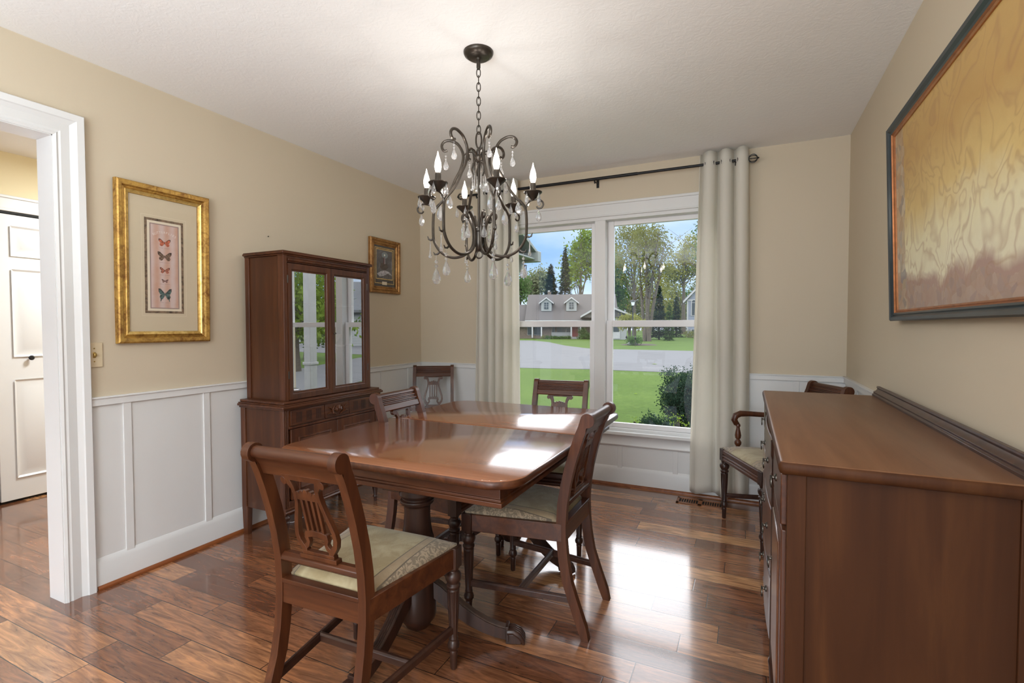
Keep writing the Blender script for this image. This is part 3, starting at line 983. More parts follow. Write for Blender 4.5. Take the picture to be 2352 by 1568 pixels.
def make_chair(name, label, arms=False):
    t = thing(name, label, 'chair')
    wf = 0.225 if not arms else 0.255
    yf, yr = 0.205, -0.195
    for s in (-1, 1):
        post_mb(s).build('rear_leg', 'mahogany_z', t, 0.003)
    top_rail_mb().build('top_rail', 'mahogany_x', t, 0.0015)
    splat_mb().build('lyre_splat', 'mahogany_z', t, 0.002)
    z = 0.517
    MB().prism([(back_y(z) + 0.012, z - 0.014), (back_y(z) + 0.012, z + 0.014), (back_y(z) - 0.008, z + 0.016), (back_y(z) - 0.020, z + 0.008), (back_y(z) - 0.022, z - 0.004), (back_y(z) - 0.012, z - 0.014)],
               lambda y, zz: (-0.150, y, zz), lambda y, zz: (0.150, y, zz)).build('cross_rail', 'mahogany_x', t, 0.002)
    # seat rails: reeded front, plain sides and back
    fr = MB()
    rp = [(yf + 0.016, 0.374), (yf + 0.018, 0.380), (yf + 0.018, 0.392), (yf + 0.013, 0.394), (yf + 0.013, 0.398), (yf + 0.019, 0.400), (yf + 0.019, 0.410), (yf + 0.013, 0.412), (yf + 0.013, 0.416), (yf + 0.018, 0.418), (yf + 0.018, 0.440), (yf + 0.010, 0.445), (yf - 0.010, 0.445), (yf - 0.010, 0.374)]
    fr.prism(rp, lambda y, zz: (-wf + 0.02, y, zz), lambda y, zz: (wf - 0.02, y, zz))
    for s in (-1, 1):
        a, b = (s * wf, yf), (s * 0.163, yr)
        d = Vector((b[0] - a[0], b[1] - a[1], 0)).normalized()
        nx = Vector((-d.y, d.x, 0)) * 0.012
        vs = []
        for zz in (0.374, 0.445):
            for px, sg in ((a, -1), (a, 1), (b, 1), (b, -1)):
                vs.append((px[0] + nx.x * sg, px[1] + nx.y * sg, zz))
        fr.add(vs, [(3, 2, 1, 0), (4, 5, 6, 7), (0, 1, 5, 4), (1, 2, 6, 5), (2, 3, 7, 6), (3, 0, 4, 7)])
    fr.box(-0.149, 0.149, yr - 0.016, yr + 0.012, 0.374, 0.445)
    fr.box(-0.149, 0.149, yr - 0.020, yr + 0.010, 0.438, 0.452)
    fr.build('seat_frame', 'mahogany_x', t, 0.002)
    seat_mb(wf + 0.004, 0.158, yf + 0.006, yr + 0.016, 0.442, 0.478).build('seat_cushion', 'seat', t, angle=60)
    for s in (-1, 1):
        turned_leg_mb(s * (wf - 0.006), yf - 0.004, 0.446).build('front_leg', 'dark_z', t, 0.0015)
        a, b = Vector((s * (wf - 0.008), yf - 0.01, 0.148)), Vector((s * 0.161, back_y(0.148), 0.148))
        MB().prism([(-0.010, -0.013), (0.010, -0.013), (0.010, 0.008), (0.004, 0.014), (-0.004, 0.014), (-0.010, 0.008)],
                   lambda x, zz: (a.x + x, a.y, a.z + zz), lambda x, zz: (b.x + x, b.y, b.z + zz)).build('side_stretcher', 'dark_x', t, 0.001)
    xm = (wf - 0.008 + 0.161) / 2
    MB().prism([(-0.010, -0.013), (0.010, -0.013), (0.010, 0.008), (0.004, 0.014), (-0.004, 0.014), (-0.010, 0.008)],
               lambda y, zz: (-xm, -0.02 + y, 0.148 + zz), lambda y, zz: (xm, -0.02 + y, 0.148 + zz)).build('cross_stretcher', 'dark_x', t, 0.001)
    if arms:
        for s in (-1, 1):
            path = [(s * 0.163, back_y(0.655) + 0.010, 0.655), (s * 0.215, -0.14, 0.660), (s * 0.243, -0.05, 0.664), (s * 0.262, 0.04, 0.668), (s * 0.268, 0.095, 0.668), (s * 0.268, 0.125, 0.655), (s * 0.268, 0.135, 0.630), (s * 0.268, 0.122, 0.606), (s * 0.268, 0.108, 0.600)]
            am = MB().tube(path, [0.014, 0.015, 0.016, 0.017, 0.020, 0.021, 0.020, 0.018, 0.012], 10)
            a_ = am.build('arm', 'mahogany_z', t)
            sx, sy = s * 0.262, 0.112
            MB().lathe([(0.013, 0.445), (0.017, 0.452), (0.012, 0.462), (0.020, 0.474), (0.021, 0.488), (0.014, 0.500), (0.010, 0.507), (0.016, 0.512), (0.019, 0.530), (0.0165, 0.548), (0.011, 0.572), (0.010, 0.584), (0.015, 0.590), (0.012, 0.604)], (sx, sy, 0), 18).build('arm_support', 'mahogany_z', t)
    return t

# ------------------------------------------------------------------ dining table
TX0, TX1, TY0, TY1, TZ = -1.698, -0.632, 1.340, 2.790, 0.750
tcx = (TX0 + TX1) / 2
def rounded(x0, x1, y0, y1, r, corners=(1, 1, 1, 1), n=8):
    pts = []
    for (cx, cy, a0, on) in ((x1 - r, y0 + r, -90, corners[0]), (x1 - r, y1 - r, 0, corners[1]), (x0 + r, y1 - r, 90, corners[2]), (x0 + r, y0 + r, 180, corners[3])):
        if on:
            for i in range(n + 1):
                a = radians(a0 + 90 * i / n)
                pts.append((cx + r * cos(a), cy + r * sin(a)))
        else:
            pts.append((cx + (r if a0 in (-90, 0) else -r), cy + (r if a0 in (0, 90) else -r)))
    return pts
def slab(mb, outline, prof):
    """stack of inset outlines; prof: (inset, z)"""
    cx = sum(p[0] for p in outline) / len(outline)
    n = len(outline)
    nr = []
    for i in range(n):
        a, b = outline[i - 1], outline[(i + 1) % n]
        dx, dy = b[0] - a[0], b[1] - a[1]
        l = sqrt(dx * dx + dy * dy) or 1
        nr.append((-dy / l, dx / l))
    vs, fs = [], []
    for ins, z in prof:
        for (x, y), (nx, ny) in zip(outline, nr):
            vs.append((x + nx * ins, y + ny * ins, z))
    for i in range(len(prof) - 1):
        for k in range(n):
            fs.append((i * n + k, i * n + (k + 1) % n, (i + 1) * n + (k + 1) % n, (i + 1) * n + k))
    fs.append(tuple(range(n))[::-1])
    fs.append(tuple((len(prof) - 1) * n + k for k in range(n)))
    mb.add(vs, fs)
table = thing('dining_table', 'mahogany double-pedestal dining table with polished rounded-corner top and clawed feet', 'table', (tcx, 2.065, 0))
YS = 2.092
tprof = [(0.012, TZ - 0.030), (0.004, TZ - 0.028), (0.0, TZ - 0.020), (0.0, TZ - 0.010), (0.004, TZ - 0.003), (0.010, TZ)]
ox, oy = -tcx, -2.065
def off(pts):
    return [(x + ox, y + oy) for x, y in pts]
def half(y0, y1, corners):
    mb = MB()
    o = off(rounded(TX0, TX1, y0, y1, 0.115, corners))
    slab(mb, o, tprof)
    return mb
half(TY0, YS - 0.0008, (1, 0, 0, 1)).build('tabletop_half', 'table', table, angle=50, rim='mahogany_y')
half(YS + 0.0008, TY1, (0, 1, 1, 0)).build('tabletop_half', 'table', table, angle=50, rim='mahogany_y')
m = MB()
ap = off([(TX0 + 0.075, TY0 + 0.055), (TX1 - 0.075, TY0 + 0.055), (TX1 - 0.075, TY1 - 0.055), (TX0 + 0.075, TY1 - 0.055)])
ap = [ap[0], ap[1], ap[2], ap[3]]
def rect_ring(mb, x0, x1, y0, y1, prof):
    """mitred apron: prof (inset from outside, z) closed loop"""
    vs, fs = [], []
    for ins, z in prof:
        vs += [(x0 + ins, y0 + ins, z), (x1 - ins, y0 + ins, z), (x1 - ins, y1 - ins, z), (x0 + ins, y1 - ins, z)]
    n = len(prof)
    for i in range(n):
        j = (i + 1) % n
        for k in range(4):
            fs.append((i * 4 + k, i * 4 + (k + 1) % 4, j * 4 + (k + 1) % 4, j * 4 + k))
    mb.add(vs, fs)
rect_ring(m, TX0 + 0.062 + ox, TX1 - 0.062 + ox, TY0 + 0.048 + oy, TY1 - 0.048 + oy,
          [(0.010, TZ - 0.029), (0.010, TZ - 0.072), (0.006, TZ - 0.074), (0.006, TZ - 0.080), (0.0, TZ - 0.083), (0.0, TZ - 0.097), (0.006, TZ - 0.100), (0.030, TZ - 0.100), (0.030, TZ - 0.029)])
m.build('apron', 'mahogany_x', table, 0.001)
def pedestal(yc, outward):
    yl = yc + oy
    prof = [(0.030, 0.045), (0.046, 0.052), (0.056, 0.070), (0.068, 0.084), (0.072, 0.100), (0.072, 0.235), (0.066, 0.250), (0.058, 0.258), (0.052, 0.268), (0.062, 0.276), (0.072, 0.292), (0.078, 0.315), (0.074, 0.340), (0.062, 0.358), (0.060, 0.364), (0.067, 0.370), (0.069, 0.380), (0.062, 0.390), (0.0655, 0.397), (0.060, 0.415), (0.0535, 0.450), (0.050, 0.500), (0.0505, 0.530), (0.064, 0.540), (0.066, 0.552), (0.056, 0.560), (0.070, 0.575), (0.070, 0.62)]
    p = MB().lathe(prof, (0, yl, 0), 32).box(-0.36, 0.36, yl - 0.05, yl + 0.05, 0.615, 0.655).box(-0.04, 0.04, yl - 0.16, yl + 0.16, 0.63, 0.66).build('pedestal', 'dark_z', table, 0.002)
    for ang in ((20, 160, -90) if outward < 0 else (-20, 200, 90)):
        mb = MB()
        side = [(0.050, 0.222), (0.085, 0.200), (0.125, 0.168), (0.170, 0.130), (0.220, 0.096), (0.270, 0.070), (0.315, 0.054), (0.358, 0.045)]
        R4 = Matrix.Translation((0, yl, 0)) @ Matrix.Rotation(radians(ang), 4, 'Z')
        n = len(side)
        # section with reeds along the top: (across, up)
        sec = [(-0.021, -0.036), (0.021, -0.036), (0.022, 0.020)] + [(x, 0.020 + 0.005 * (i % 2)) for i, x in enumerate((0.018, 0.013, 0.008, 0.004, -0.001, -0.005, -0.010, -0.014, -0.018))] + [(-0.022, 0.020)]
        vs, fs = [], []
        for i, (r, z) in enumerate(side):
            a, b = side[max(i - 1, 0)], side[min(i + 1, n - 1)]
            dr, dz = b[0] - a[0], b[1] - a[1]
            l = sqrt(dr * dr + dz * dz)
            nr_, nz_ = -dz / l, dr / l
            k = 1.0 - 0.28 * i / (n - 1)
            for (x, h) in sec:
                vs.append(R4 @ Vector((r + nr_ * h * k, x * (1 - 0.12 * i / n), max(0.004, z + nz_ * h * k))))
        ns = len(sec)
        for i in range(n - 1):
            for k in range(ns):
                fs.append((i * ns + k, i * ns + (k + 1) % ns, (i + 1) * ns + (k + 1) % ns, (i + 1) * ns + k))
        fs += [tuple(range(ns))[::-1], tuple((n - 1) * ns + k for k in range(ns))]
        mb.add(vs, fs)
        lg = mb.build('pedestal_leg', 'dark_z', table, angle=25)
        # carved paw: cuff and four toes
        pw = MB()
        pw.box(0.350, 0.362, -0.023, 0.023, 0.014, 0.072, R4)
        for q in (-0.0155, -0.0052, 0.0052, 0.0155):
            pw.tube([R4 @ Vector((0.356, q, 0.050)), R4 @ Vector((0.380, q * 1.12, 0.052)), R4 @ Vector((0.402, q * 1.25, 0.040)), R4 @ Vector((0.416, q * 1.3, 0.022)), R4 @ Vector((0.420, q * 1.3, 0.006))], [0.013, 0.0115, 0.0115, 0.0095, 0.006], 8)
        pw.box(0.350, 0.410, -0.020, 0.020, 0.004, 0.040, R4)
        pw.build('claw_foot', 'dark_z', lg, 0.002)
pedestal(1.590, -90)
pedestal(2.460, 90)

# ------------------------------------------------------------------ chairs in place
ch0 = make_chair('dining_chair', 'lyre-back chair at near end of table with its back to the room', False)
GR = 'matching lyre-back dining chairs'
ch0['group'] = GR
ch0.location = (-1.152, 1.285, 0)
ch0.rotation_euler = (0, 0, radians(2))
def chair_at(x, y, deg, label):
    c = copy_tree(ch0)
    c.location = (x, y, 0)
    c.rotation_euler = (0, 0, radians(deg))
    c['label'] = label
    return c
chair_at(-0.852, 2.015, 90, 'lyre-back chair at right long side of table, seen in profile before the window')
chair_at(-1.395, 2.13, -90, 'lyre-back chair on china cabinet side of table')
chair_at(-1.035, 2.69, 186, 'lyre-back chair at far end of table against the window')
chair_at(-2.325, 3.380, 211, 'lyre-back chair standing in the corner beside the left curtain')
arm = make_chair('dining_armchair', 'lyre-back armchair with curved arms in the corner behind the sideboard', True)
arm.location = (0.165, 3.285, 0)
arm.rotation_euler = (0, 0, radians(115))

# ------------------------------------------------------------------ china cabinet on the left wall
HY0, HY1 = 1.955, 2.745                    # lower case
HXB, HXF = -2.695, -2.335                  # back and front of the lower case
hut = thing('china_cabinet', 'tall mahogany china cabinet with two mirrored glass doors over a carved base', 'cabinet', (HXF, (HY0 + HY1) / 2, 0))
hx, hy = -HXF, -(HY0 + HY1) / 2
def H_(mb_fn):
    return mb_fn
def hb(x0, x1, y0, y1, z0, z1, mb=None):
    return (mb or MB()).box(x0 + hx, x1 + hx, y0 + hy, y1 + hy, z0, z1)
m = MB()
hb(HXB, HXF - 0.004, HY0 + 0.006, HY0 + 0.022, 0.165, 0.765, m)          # sunk side panels
hb(HXB, HXF - 0.004, HY1 - 0.022, HY1 - 0.006, 0.165, 0.765, m)
hb(HXB, HXB + 0.012, HY0 + 0.02, HY1 - 0.02, 0.165, 0.765, m)
hb(HXB, HXF - 0.02, HY0 + 0.02, HY1 - 0.02, 0.165, 0.18, m)
m.build('lower_case', 'hutch_panel', hut, 0.001)
m = MB()
for yy in (HY0, HY1 - 0.030):                                             # rear and front stiles, fluted front corner
    hb(HXB, HXB + 0.038, yy, yy + 0.030, 0.150, 0.765, m)
for yy in (HY0, HY1 - 0.034):
    for k in range(3):
        hb(HXF - 0.010, HXF - 0.001, yy + 0.001 + 0.0113 * k, yy + 0.001 + 0.0113 * k + 0.0082, 0.160, 0.764, m)
    hb(HXF - 0.040, HXF - 0.008, yy, yy + 0.034, 0.158, 0.765, m)
hb(HXF - 0.02, HXF, HY0 + 0.03, HY1 - 0.03, 0.655, 0.762, m)
hb(HXF - 0.01, HXF + 0.006, HY0 + 0.03, HY1 - 0.03, 0.648, 0.660, m)
hb(HXF - 0.02, HXF, HY0 + 0.03, HY1 - 0.03, 0.200, 0.236, m)
prof = [(0.0, 0.168), (0.012, 0.168), (0.018, 0.176), (0.012, 0.184), (0.016, 0.190), (0.016, 0.198), (0.0, 0.204)]
m.prism(prof, lambda d, z: (HXF - 0.01 + d + hx, HY0 + hy, z), lambda d, z: (HXF - 0.01 + d + hx, HY1 + hy, z))
m.build('lower_frame', 'mahogany_z', hut, 0.0015)
m = MB()                                                                    # moulded waist
for ov, z0, z1 in ((0.010, 0.756, 0.768), (0.022, 0.768, 0.782), (0.016, 0.782, 0.789), (0.004, 0.789, 0.803)):
    hb(HXB - 0.0, HXF + ov, HY0 - ov, HY1 + ov, z0, z1, m)
m.build('waist_moulding', 'mahogany_y', hut, 0.003)
# fluted frieze: centre shell panel and two reeded panels
yc = (HY0 + HY1) / 2
dr = hb(HXF - 0.01, HXF + 0.008, HY0 + 0.042, yc - 0.105, 0.666, 0.750).build('frieze_panel', 'mahogany_y', hut, 0.002)
dr2 = hb(HXF - 0.01, HXF + 0.008, yc + 0.105, HY1 - 0.042, 0.666, 0.750).build('frieze_panel', 'mahogany_y', hut, 0.002)
cen = hb(HXF - 0.01, HXF + 0.010, yc - 0.100, yc + 0.100, 0.666, 0.750).build('frieze_panel', 'mahogany_y', hut, 0.002)
for par, ya, yb in ((dr, HY0 + 0.042, yc - 0.105), (dr2, yc + 0.105, HY1 - 0.042)):
    for gi in range(3):
        mb = MB()
        g0 = ya + (yb - ya) * (0.15 + 0.29 * gi)
        for k in range(5):
            hb(HXF + 0.006, HXF + 0.0092, g0 + 0.0085 * k, g0 + 0.0085 * k + 0.0042, 0.680, 0.738, mb)
        mb.build('flutes', 'dark_z', par)
mb = MB()                                                                   # carved shell with curling leaves
for k in range(9):
    a = radians(200 + 140 * k / 8 + 180)
    mb.tube([(HXF + hx + 0.010, yc + hy, 0.694), (HXF + hx + 0.020, yc + hy + 0.020 * cos(a), 0.694 + 0.020 * abs(sin(a)) + 0.004), (HXF + hx + 0.013, yc + hy + 0.036 * cos(a), 0.694 + 0.036 * abs(sin(a)) + 0.006)], [0.003, 0.0048, 0.0042], 6)
for s in (-1, 1):
    mb.tube([(HXF + hx + 0.013, yc + hy + s * 0.030, 0.735), (HXF + hx + 0.016, yc + hy + s * 0.046, 0.715), (HXF + hx + 0.015, yc + hy + s * 0.042, 0.692), (HXF + hx + 0.013, yc + hy + s * 0.014, 0.680)], [0.003, 0.006, 0.006, 0.003], 6)
    mb.tube([(HXF + hx + 0.013, yc + hy + s * 0.044, 0.690), (HXF + hx + 0.015, yc + hy + s * 0.066, 0.697), (HXF + hx + 0.013, yc + hy + s * 0.088, 0.690)], [0.003, 0.005, 0.002], 6)
    mb.tube([(HXF + hx + 0.013, yc + hy + s * 0.048, 0.716), (HXF + hx + 0.015, yc + hy + s * 0.062, 0.728), (HXF + hx + 0.013, yc + hy + s * 0.076, 0.732)], [0.003, 0.0045, 0.002], 6)
mb.build('shell_carving', 'mahogany_y', cen)
for s, y0, y1 in ((-1, HY0 + 0.045, yc - 0.002), (1, yc + 0.002, HY1 - 0.045)):
    d = hb(HXF - 0.016, HXF + 0.004, y0, y1, 0.240, 0.644).build('door', 'mahogany_z', hut, 0.002)
    w, h = y1 - y0 - 0.10, 0.404 - 0.10
    Rm = Matrix.Translation((HXF + 0.004 + hx, (y0 + y1) / 2 + hy, 0.442)) @ Matrix.Rotation(pi / 2, 4, 'Z')
    mb = MB().frame(w, h, [(0.0, 0.0), (-0.002, 0.006), (-0.008, 0.008), (-0.012, 0.004), (-0.012, -0.001)])
    mb.v = [tuple(Rm @ Vector(p)) for p in mb.v]
    mb.build('panel_moulding', 'mahogany_z', d)
    mb = MB().box(-w / 2 + 0.010, w / 2 - 0.010, -0.002, 0.002, -h / 2 + 0.010, h / 2 - 0.010)
    mb.v = [tuple(Rm @ Vector(p)) for p in mb.v]
    mb.build('veneer_panel', 'burl', d)
    MB().lathe([(0.004, 0), (0.004, 0.010), (0.010, 0.014), (0.007, 0.020)], seg=12, M4=Matrix.Translation((HXF + 0.004 + hx, (yc - 0.02 if s < 0 else yc + 0.02) + hy, 0.46)) @ Matrix.Rotation(pi / 2, 4, 'Y')).build('door_knob', 'dark_pull', d)
# legs: square tapered at the wall, turned in front
for yy in (HY0 + 0.018, HY1 - 0.018):
    mb = MB()
    x0 = HXB + 0.022 + hx
    mb.prism([(-0.022, -0.018), (0.022, -0.018), (0.022, 0.018), (-0.022, 0.018)], lambda a, b: (x0 + a * 0.75, yy + hy + b * 0.85, 0.0), lambda a, b: (x0 + a, yy + hy + b, 0.170))
    mb.build('leg', 'mahogany_z', hut, 0.002)
    MB().lathe([(0.010, 0.0), (0.012, 0.030), (0.018, 0.036), (0.014, 0.044), (0.012, 0.050), (0.021, 0.100, 1), (0.022, 0.118), (0.018, 0.124), (0.027, 0.136), (0.028, 0.146), (0.020, 0.155), (0.024, 0.172)], (HXF - 0.022 + hx, yy + hy, 0), 20, 10, 0.1).build('leg', 'dark_z', hut)
# upper case with glazed doors
UY0, UY1, UXF, UZ0, UZ1 = 1.998, 2.706, -2.372, 0.803, 1.652
m = MB()
hb(HXB, UXF - 0.004, UY0 + 0.008, UY0 + 0.022, UZ0, UZ1 - 0.02, m)
hb(HXB, UXF - 0.004, UY1 - 0.022, UY1 - 0.008, UZ0, UZ1 - 0.02, m)
hb(HXB, HXB + 0.010, UY0 + 0.01, UY1 - 0.01, UZ0, UZ1 - 0.02, m)
hb(HXB, UXF - 0.012, UY0 + 0.014, UY1 - 0.014, UZ1 - 0.045, UZ1 - 0.014, m)
m.build('upper_case', 'hutch_panel', hut, 0.001)
m = MB()
for yy in (UY0, UY1 - 0.026):
    hb(HXB, HXB + 0.034, yy, yy + 0.026, UZ0, UZ1 - 0.015, m)
    hb(UXF - 0.050, UXF, yy, yy + 0.026, UZ0, UZ1 - 0.013, m)
hb(UXF - 0.030, UXF - 0.004, UY0 + 0.012, UY1 - 0.012, UZ1 - 0.055, UZ1 - 0.014, m)
m.tube([(UXF - 0.003 + hx, UY0 + 0.03 + hy, UZ1 - 0.040), (UXF - 0.003 + hx, UY1 - 0.03 + hy, UZ1 - 0.040)], 0.010, 10)
m.build('upper_frame', 'mahogany_z', hut, 0.002)
m = MB()
for ov, z0, z1 in ((0.006, UZ1 - 0.018, UZ1 - 0.010), (0.016, UZ1 - 0.010, UZ1 + 0.002), (0.011, UZ1 + 0.002, UZ1 + 0.008)):
    hb(HXB, UXF + ov, UY0 - ov, UY1 + ov, z0, z1, m)
m.build('cornice', 'mahogany_y', hut, 0.003)
for z in (1.105, 1.375):
    hb(HXB + 0.01, UXF - 0.05, UY0 + 0.022, UY1 - 0.022, z - 0.008, z).build('shelf', 'mahogany_y', hut, 0.002)
ym = (UY0 + UY1) / 2
for s, y0, y1 in ((-1, UY0 + 0.028, ym - 0.001), (1, ym + 0.001, UY1 - 0.028)):
    w, h = y1 - y0, (UZ1 - 0.060) - (UZ0 + 0.004)
    zc = (UZ1 - 0.060 + UZ0 + 0.004) / 2
    Rm = Matrix.Translation((UXF - 0.016 + hx, (y0 + y1) / 2 + hy, zc)) @ Matrix.Rotation(pi / 2, 4, 'Z')
    gw, gh = w - 0.076, h - 0.088
    mb = MB().frame(gw, gh, [(0.0, 0.002), (0.0, 0.008), (0.006, 0.009), (0.008, 0.014), (0.014, 0.018), (0.038, 0.018), (0.038, 0.0), (0.002, 0.0)])
    mb.v = [tuple(Rm @ Vector((p[0], p[1], p[2] * (1 if abs(p[2]) < gh / 2 + 0.03 else (gh / 2 + 0.044) / (gh / 2 + 0.038)))) ) for p in mb.v]
    d = mb.build('door', 'mahogany_z', hut, 0.0)
    mb = MB().quad((-gw / 2, -0.004, -gh / 2), (gw / 2, -0.004, -gh / 2), (gw / 2, -0.004, gh / 2), (-gw / 2, -0.004, gh / 2))
    mb.v = [tuple(Rm @ Vector(p)) for p in mb.v]
    mb.build('door_glass', 'hutch_glass', d)
    for z in (0.95, 1.50):
        MB().lathe([(0.004, -0.022), (0.004, 0.022)], (UXF + 0.002 + hx, (y0 - 0.002 if s < 0 else y1 + 0.002) + hy, z), 8).build('hinge', 'dark_pull', d)
    if s > 0:
        MB().lathe([(0.003, 0), (0.003, 0.008), (0.007, 0.011), (0.005, 0.017)], seg=10, M4=Matrix.Translation((UXF + 0.002 + hx, y0 + 0.016 + hy, 1.185)) @ Matrix.Rotation(pi / 2, 4, 'Y')).build('door_knob', 'dark_pull', d)
def bowl(x, y, z, r, h, label, group=None):
    mb = MB().lathe([(r * 0.4, 0), (r * 0.42, 0.006), (r * 0.7, h * 0.35), (r * 0.92, h * 0.75), (r, h), (r * 0.96, h), (r * 0.86, h * 0.72), (r * 0.6, h * 0.34), (r * 0.2, 0.014)], seg=24)
    o = mb.build('china_bowl', 'china', None)
    o.location = (x, y, z)
    return tag(o, label, 'bowl', group)
bowl(-2.55, 2.50, 1.105, 0.085, 0.07, 'cream china bowl behind the right glass door of the cabinet')
bowl(-2.56, 2.23, 1.105, 0.080, 0.065, 'cream china bowl behind the left glass door of the cabinet')
pl = MB().lathe([(0.07, 0.0), (0.075, 0.004), (0.105, 0.014), (0.11, 0.018), (0.104, 0.016), (0.07, 0.008), (0.01, 0.006)], seg=28).build('china_plate', 'china')
pl.location = (-2.655, 2.26, 1.375 + 0.105)
pl.rotation_euler = (0, radians(78), 0)
tag(pl, 'cream china plate standing on the upper shelf inside the cabinet', 'plate')
# small plug on a white cord under the cabinet
pc = thing('power_cord', 'thin white cord with round plug hanging below the china cabinet', 'cord', (-2.60, 2.15, 0.0))
MB().tube([(-0.07, 0.05, 0.40), (-0.05, 0.03, 0.30), (-0.02, 0.01, 0.16), (0, 0, 0.075)], 0.0022, 6).build('cord', 'white_plastic', pc)
MB().lathe([(0.010, 0), (0.017, 0.004), (0.017, 0.018), (0.008, 0.030), (0.004, 0.042)], (0, 0, 0.036), 14).build('plug', 'white_plastic', pc)
MB().tube([(0, 0, 0.038), (0.02, 0.01, 0.012), (0.04, 0.05, 0.004), (0.03, 0.14, 0.003)], 0.0022, 6).build('cord', 'white_plastic', pc)

# ------------------------------------------------------------------ sideboard along the right wall
SX0, SX1, SY0, SY1, SZ = 0.071, 0.556, 1.338, 2.800, 0.905
sb = thing('sideboard', 'long mahogany sideboard with low back rail beneath the big framed canvas', 'sideboard', (SX0, (SY0 + SY1) / 2, 0))
bx_, by_ = -SX0, -(SY0 + SY1) / 2
def S(x0, x1, y0, y1, z0, z1, mb=None):
    return (mb or MB()).box(x0 + bx_, x1 + bx_, y0 + by_, y1 + by_, z0, z1)
o = [(p[0] + bx_, p[1] + by_) for p in rounded(SX0, SX1, SY0, SY1, 0.012, n=3)]
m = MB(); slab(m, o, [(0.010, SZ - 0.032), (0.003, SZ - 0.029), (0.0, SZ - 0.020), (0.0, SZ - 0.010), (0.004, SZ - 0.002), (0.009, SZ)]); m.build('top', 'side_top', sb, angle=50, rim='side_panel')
m = MB()
gp = [(0.0, 0.0), (-0.030, 0.0), (-0.030, 0.010), (-0.024, 0.014), (-0.026, 0.020), (-0.016, 0.026), (-0.010, 0.034), (-0.014, 0.040), (-0.012, 0.046), (0.0, 0.046)]
m.prism(gp, lambda d, z: (SX1 + d + bx_, SY0 + 0.004 + by_, SZ - 0.002 + z), lambda d, z: (SX1 + d + bx_, SY1 - 0.004 + by_, SZ - 0.002 + z))
m.build('back_rail', 'dark_x', sb, 0.001)
CX0 = SX0 + 0.020
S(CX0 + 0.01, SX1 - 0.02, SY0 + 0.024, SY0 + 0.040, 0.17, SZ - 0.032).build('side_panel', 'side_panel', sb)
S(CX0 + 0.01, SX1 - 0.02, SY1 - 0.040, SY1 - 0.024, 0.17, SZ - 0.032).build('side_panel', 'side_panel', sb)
m = MB()
for yy in (SY0 + 0.016, SY1 - 0.046):
    S(CX0, CX0 + 0.040, yy, yy + 0.030, 0.0, SZ - 0.032, m)
    S(SX1 - 0.044, SX1 - 0.006, yy, yy + 0.030, 0.0, SZ - 0.032, m)
S(CX0, SX1 - 0.01, SY0 + 0.02, SY0 + 0.042, 0.150, 0.180, m)
S(CX0, SX1 - 0.01, SY1 - 0.042, SY1 - 0.02, 0.150, 0.180, m)
S(SX1 - 0.022, SX1 - 0.012, SY0 + 0.03, SY1 - 0.03, 0.15, SZ - 0.032, m)
S(CX0, SX1 - 0.02, SY0 + 0.03, SY1 - 0.03, 0.150, 0.165, m)
S(CX0 + 0.004, CX0 + 0.02, SY0 + 0.03, SY1 - 0.03, 0.15, SZ - 0.032, m)
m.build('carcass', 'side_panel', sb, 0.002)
def pull(par, x, y, z):
    mb = MB().lathe([(0.011, 0), (0.011, 0.003), (0.005, 0.006), (0.004, 0.014), (0.006, 0.017)], seg=12, M4=Matrix.Translation((x + bx_, y + by_, z)) @ Matrix.Rotation(-pi / 2, 4, 'Y'))
    mb.tube([(x + bx_ - 0.014, y + by_ + 0.016 * cos(a), z - 0.012 + 0.016 * sin(a)) for a in [i * 2 * pi / 16 for i in range(16)]], 0.0024, 6, closed=True)
    return mb.build('drawer_pull', 'dark_pull', par)
# doors in the two end bays, three bow-fronted drawers between them
for y0, y1 in ((SY0 + 0.052, SY0 + 0.430), (SY1 - 0.430, SY1 - 0.052)):
    t = S(CX0 - 0.012, CX0 + 0.006, y0, y1, 0.735, 0.862).build('drawer', 'mahogany_y', sb, 0.003)
    pull(t, CX0 - 0.012, (y0 + y1) / 2, 0.80)
    d = S(CX0 - 0.010, CX0 + 0.006, y0, y1, 0.195, 0.722).build('door', 'mahogany_z', sb, 0.003)
    S(CX0 - 0.015, CX0 - 0.008, y0 + 0.05, y1 - 0.05, 0.245, 0.672).build('veneer_panel', 'burl', d, 0.004)
    pull(d, CX0 - 0.010, y1 - 0.03 if y0 < 2 else y0 + 0.03, 0.50)
for z0, z1 in ((0.195, 0.405), (0.418, 0.628), (0.641, 0.862)):
    y0, y1 = SY0 + 0.444, SY1 - 0.444
    N = 14
    fr_, bk_ = [], []
    for i in range(N + 1):
        u = i / N
        fr_.append((CX0 - 0.010 - 0.014 * sin(pi * u) ** 0.6, y0 + (y1 - y0) * u))
    poly = fr_ + [(CX0 + 0.006, y1), (CX0 + 0.006, y0)]
    t = MB().prism(poly, lambda x, y: (x + bx_, y + by_, z0), lambda x, y: (x + bx_, y + by_, z1)).build('drawer', 'mahogany_y', sb, 0.003)
    for u in (0.25, 0.75):
        pull(t, CX0 - 0.010 - 0.014 * sin(pi * u) ** 0.6, y0 + (y1 - y0) * u, (z0 + z1) / 2 + 0.012)
for yy in (SY0 + 0.440, SY1 - 0.440):
    MB().lathe([(0.012, 0.0), (0.016, 0.03), (0.020, 0.035), (0.015, 0.042), (0.021, 0.13, 1), (0.024, 0.15), (0.020, 0.16), (0.020, 0.17, 1), (0.020, 0.80, 1), (0.024, 0.815), (0.024, 0.862)], (CX0 + 0.004 + bx_, yy + by_, 0), 20, 10, 0.12).build('reeded_post', 'dark_z', sb)

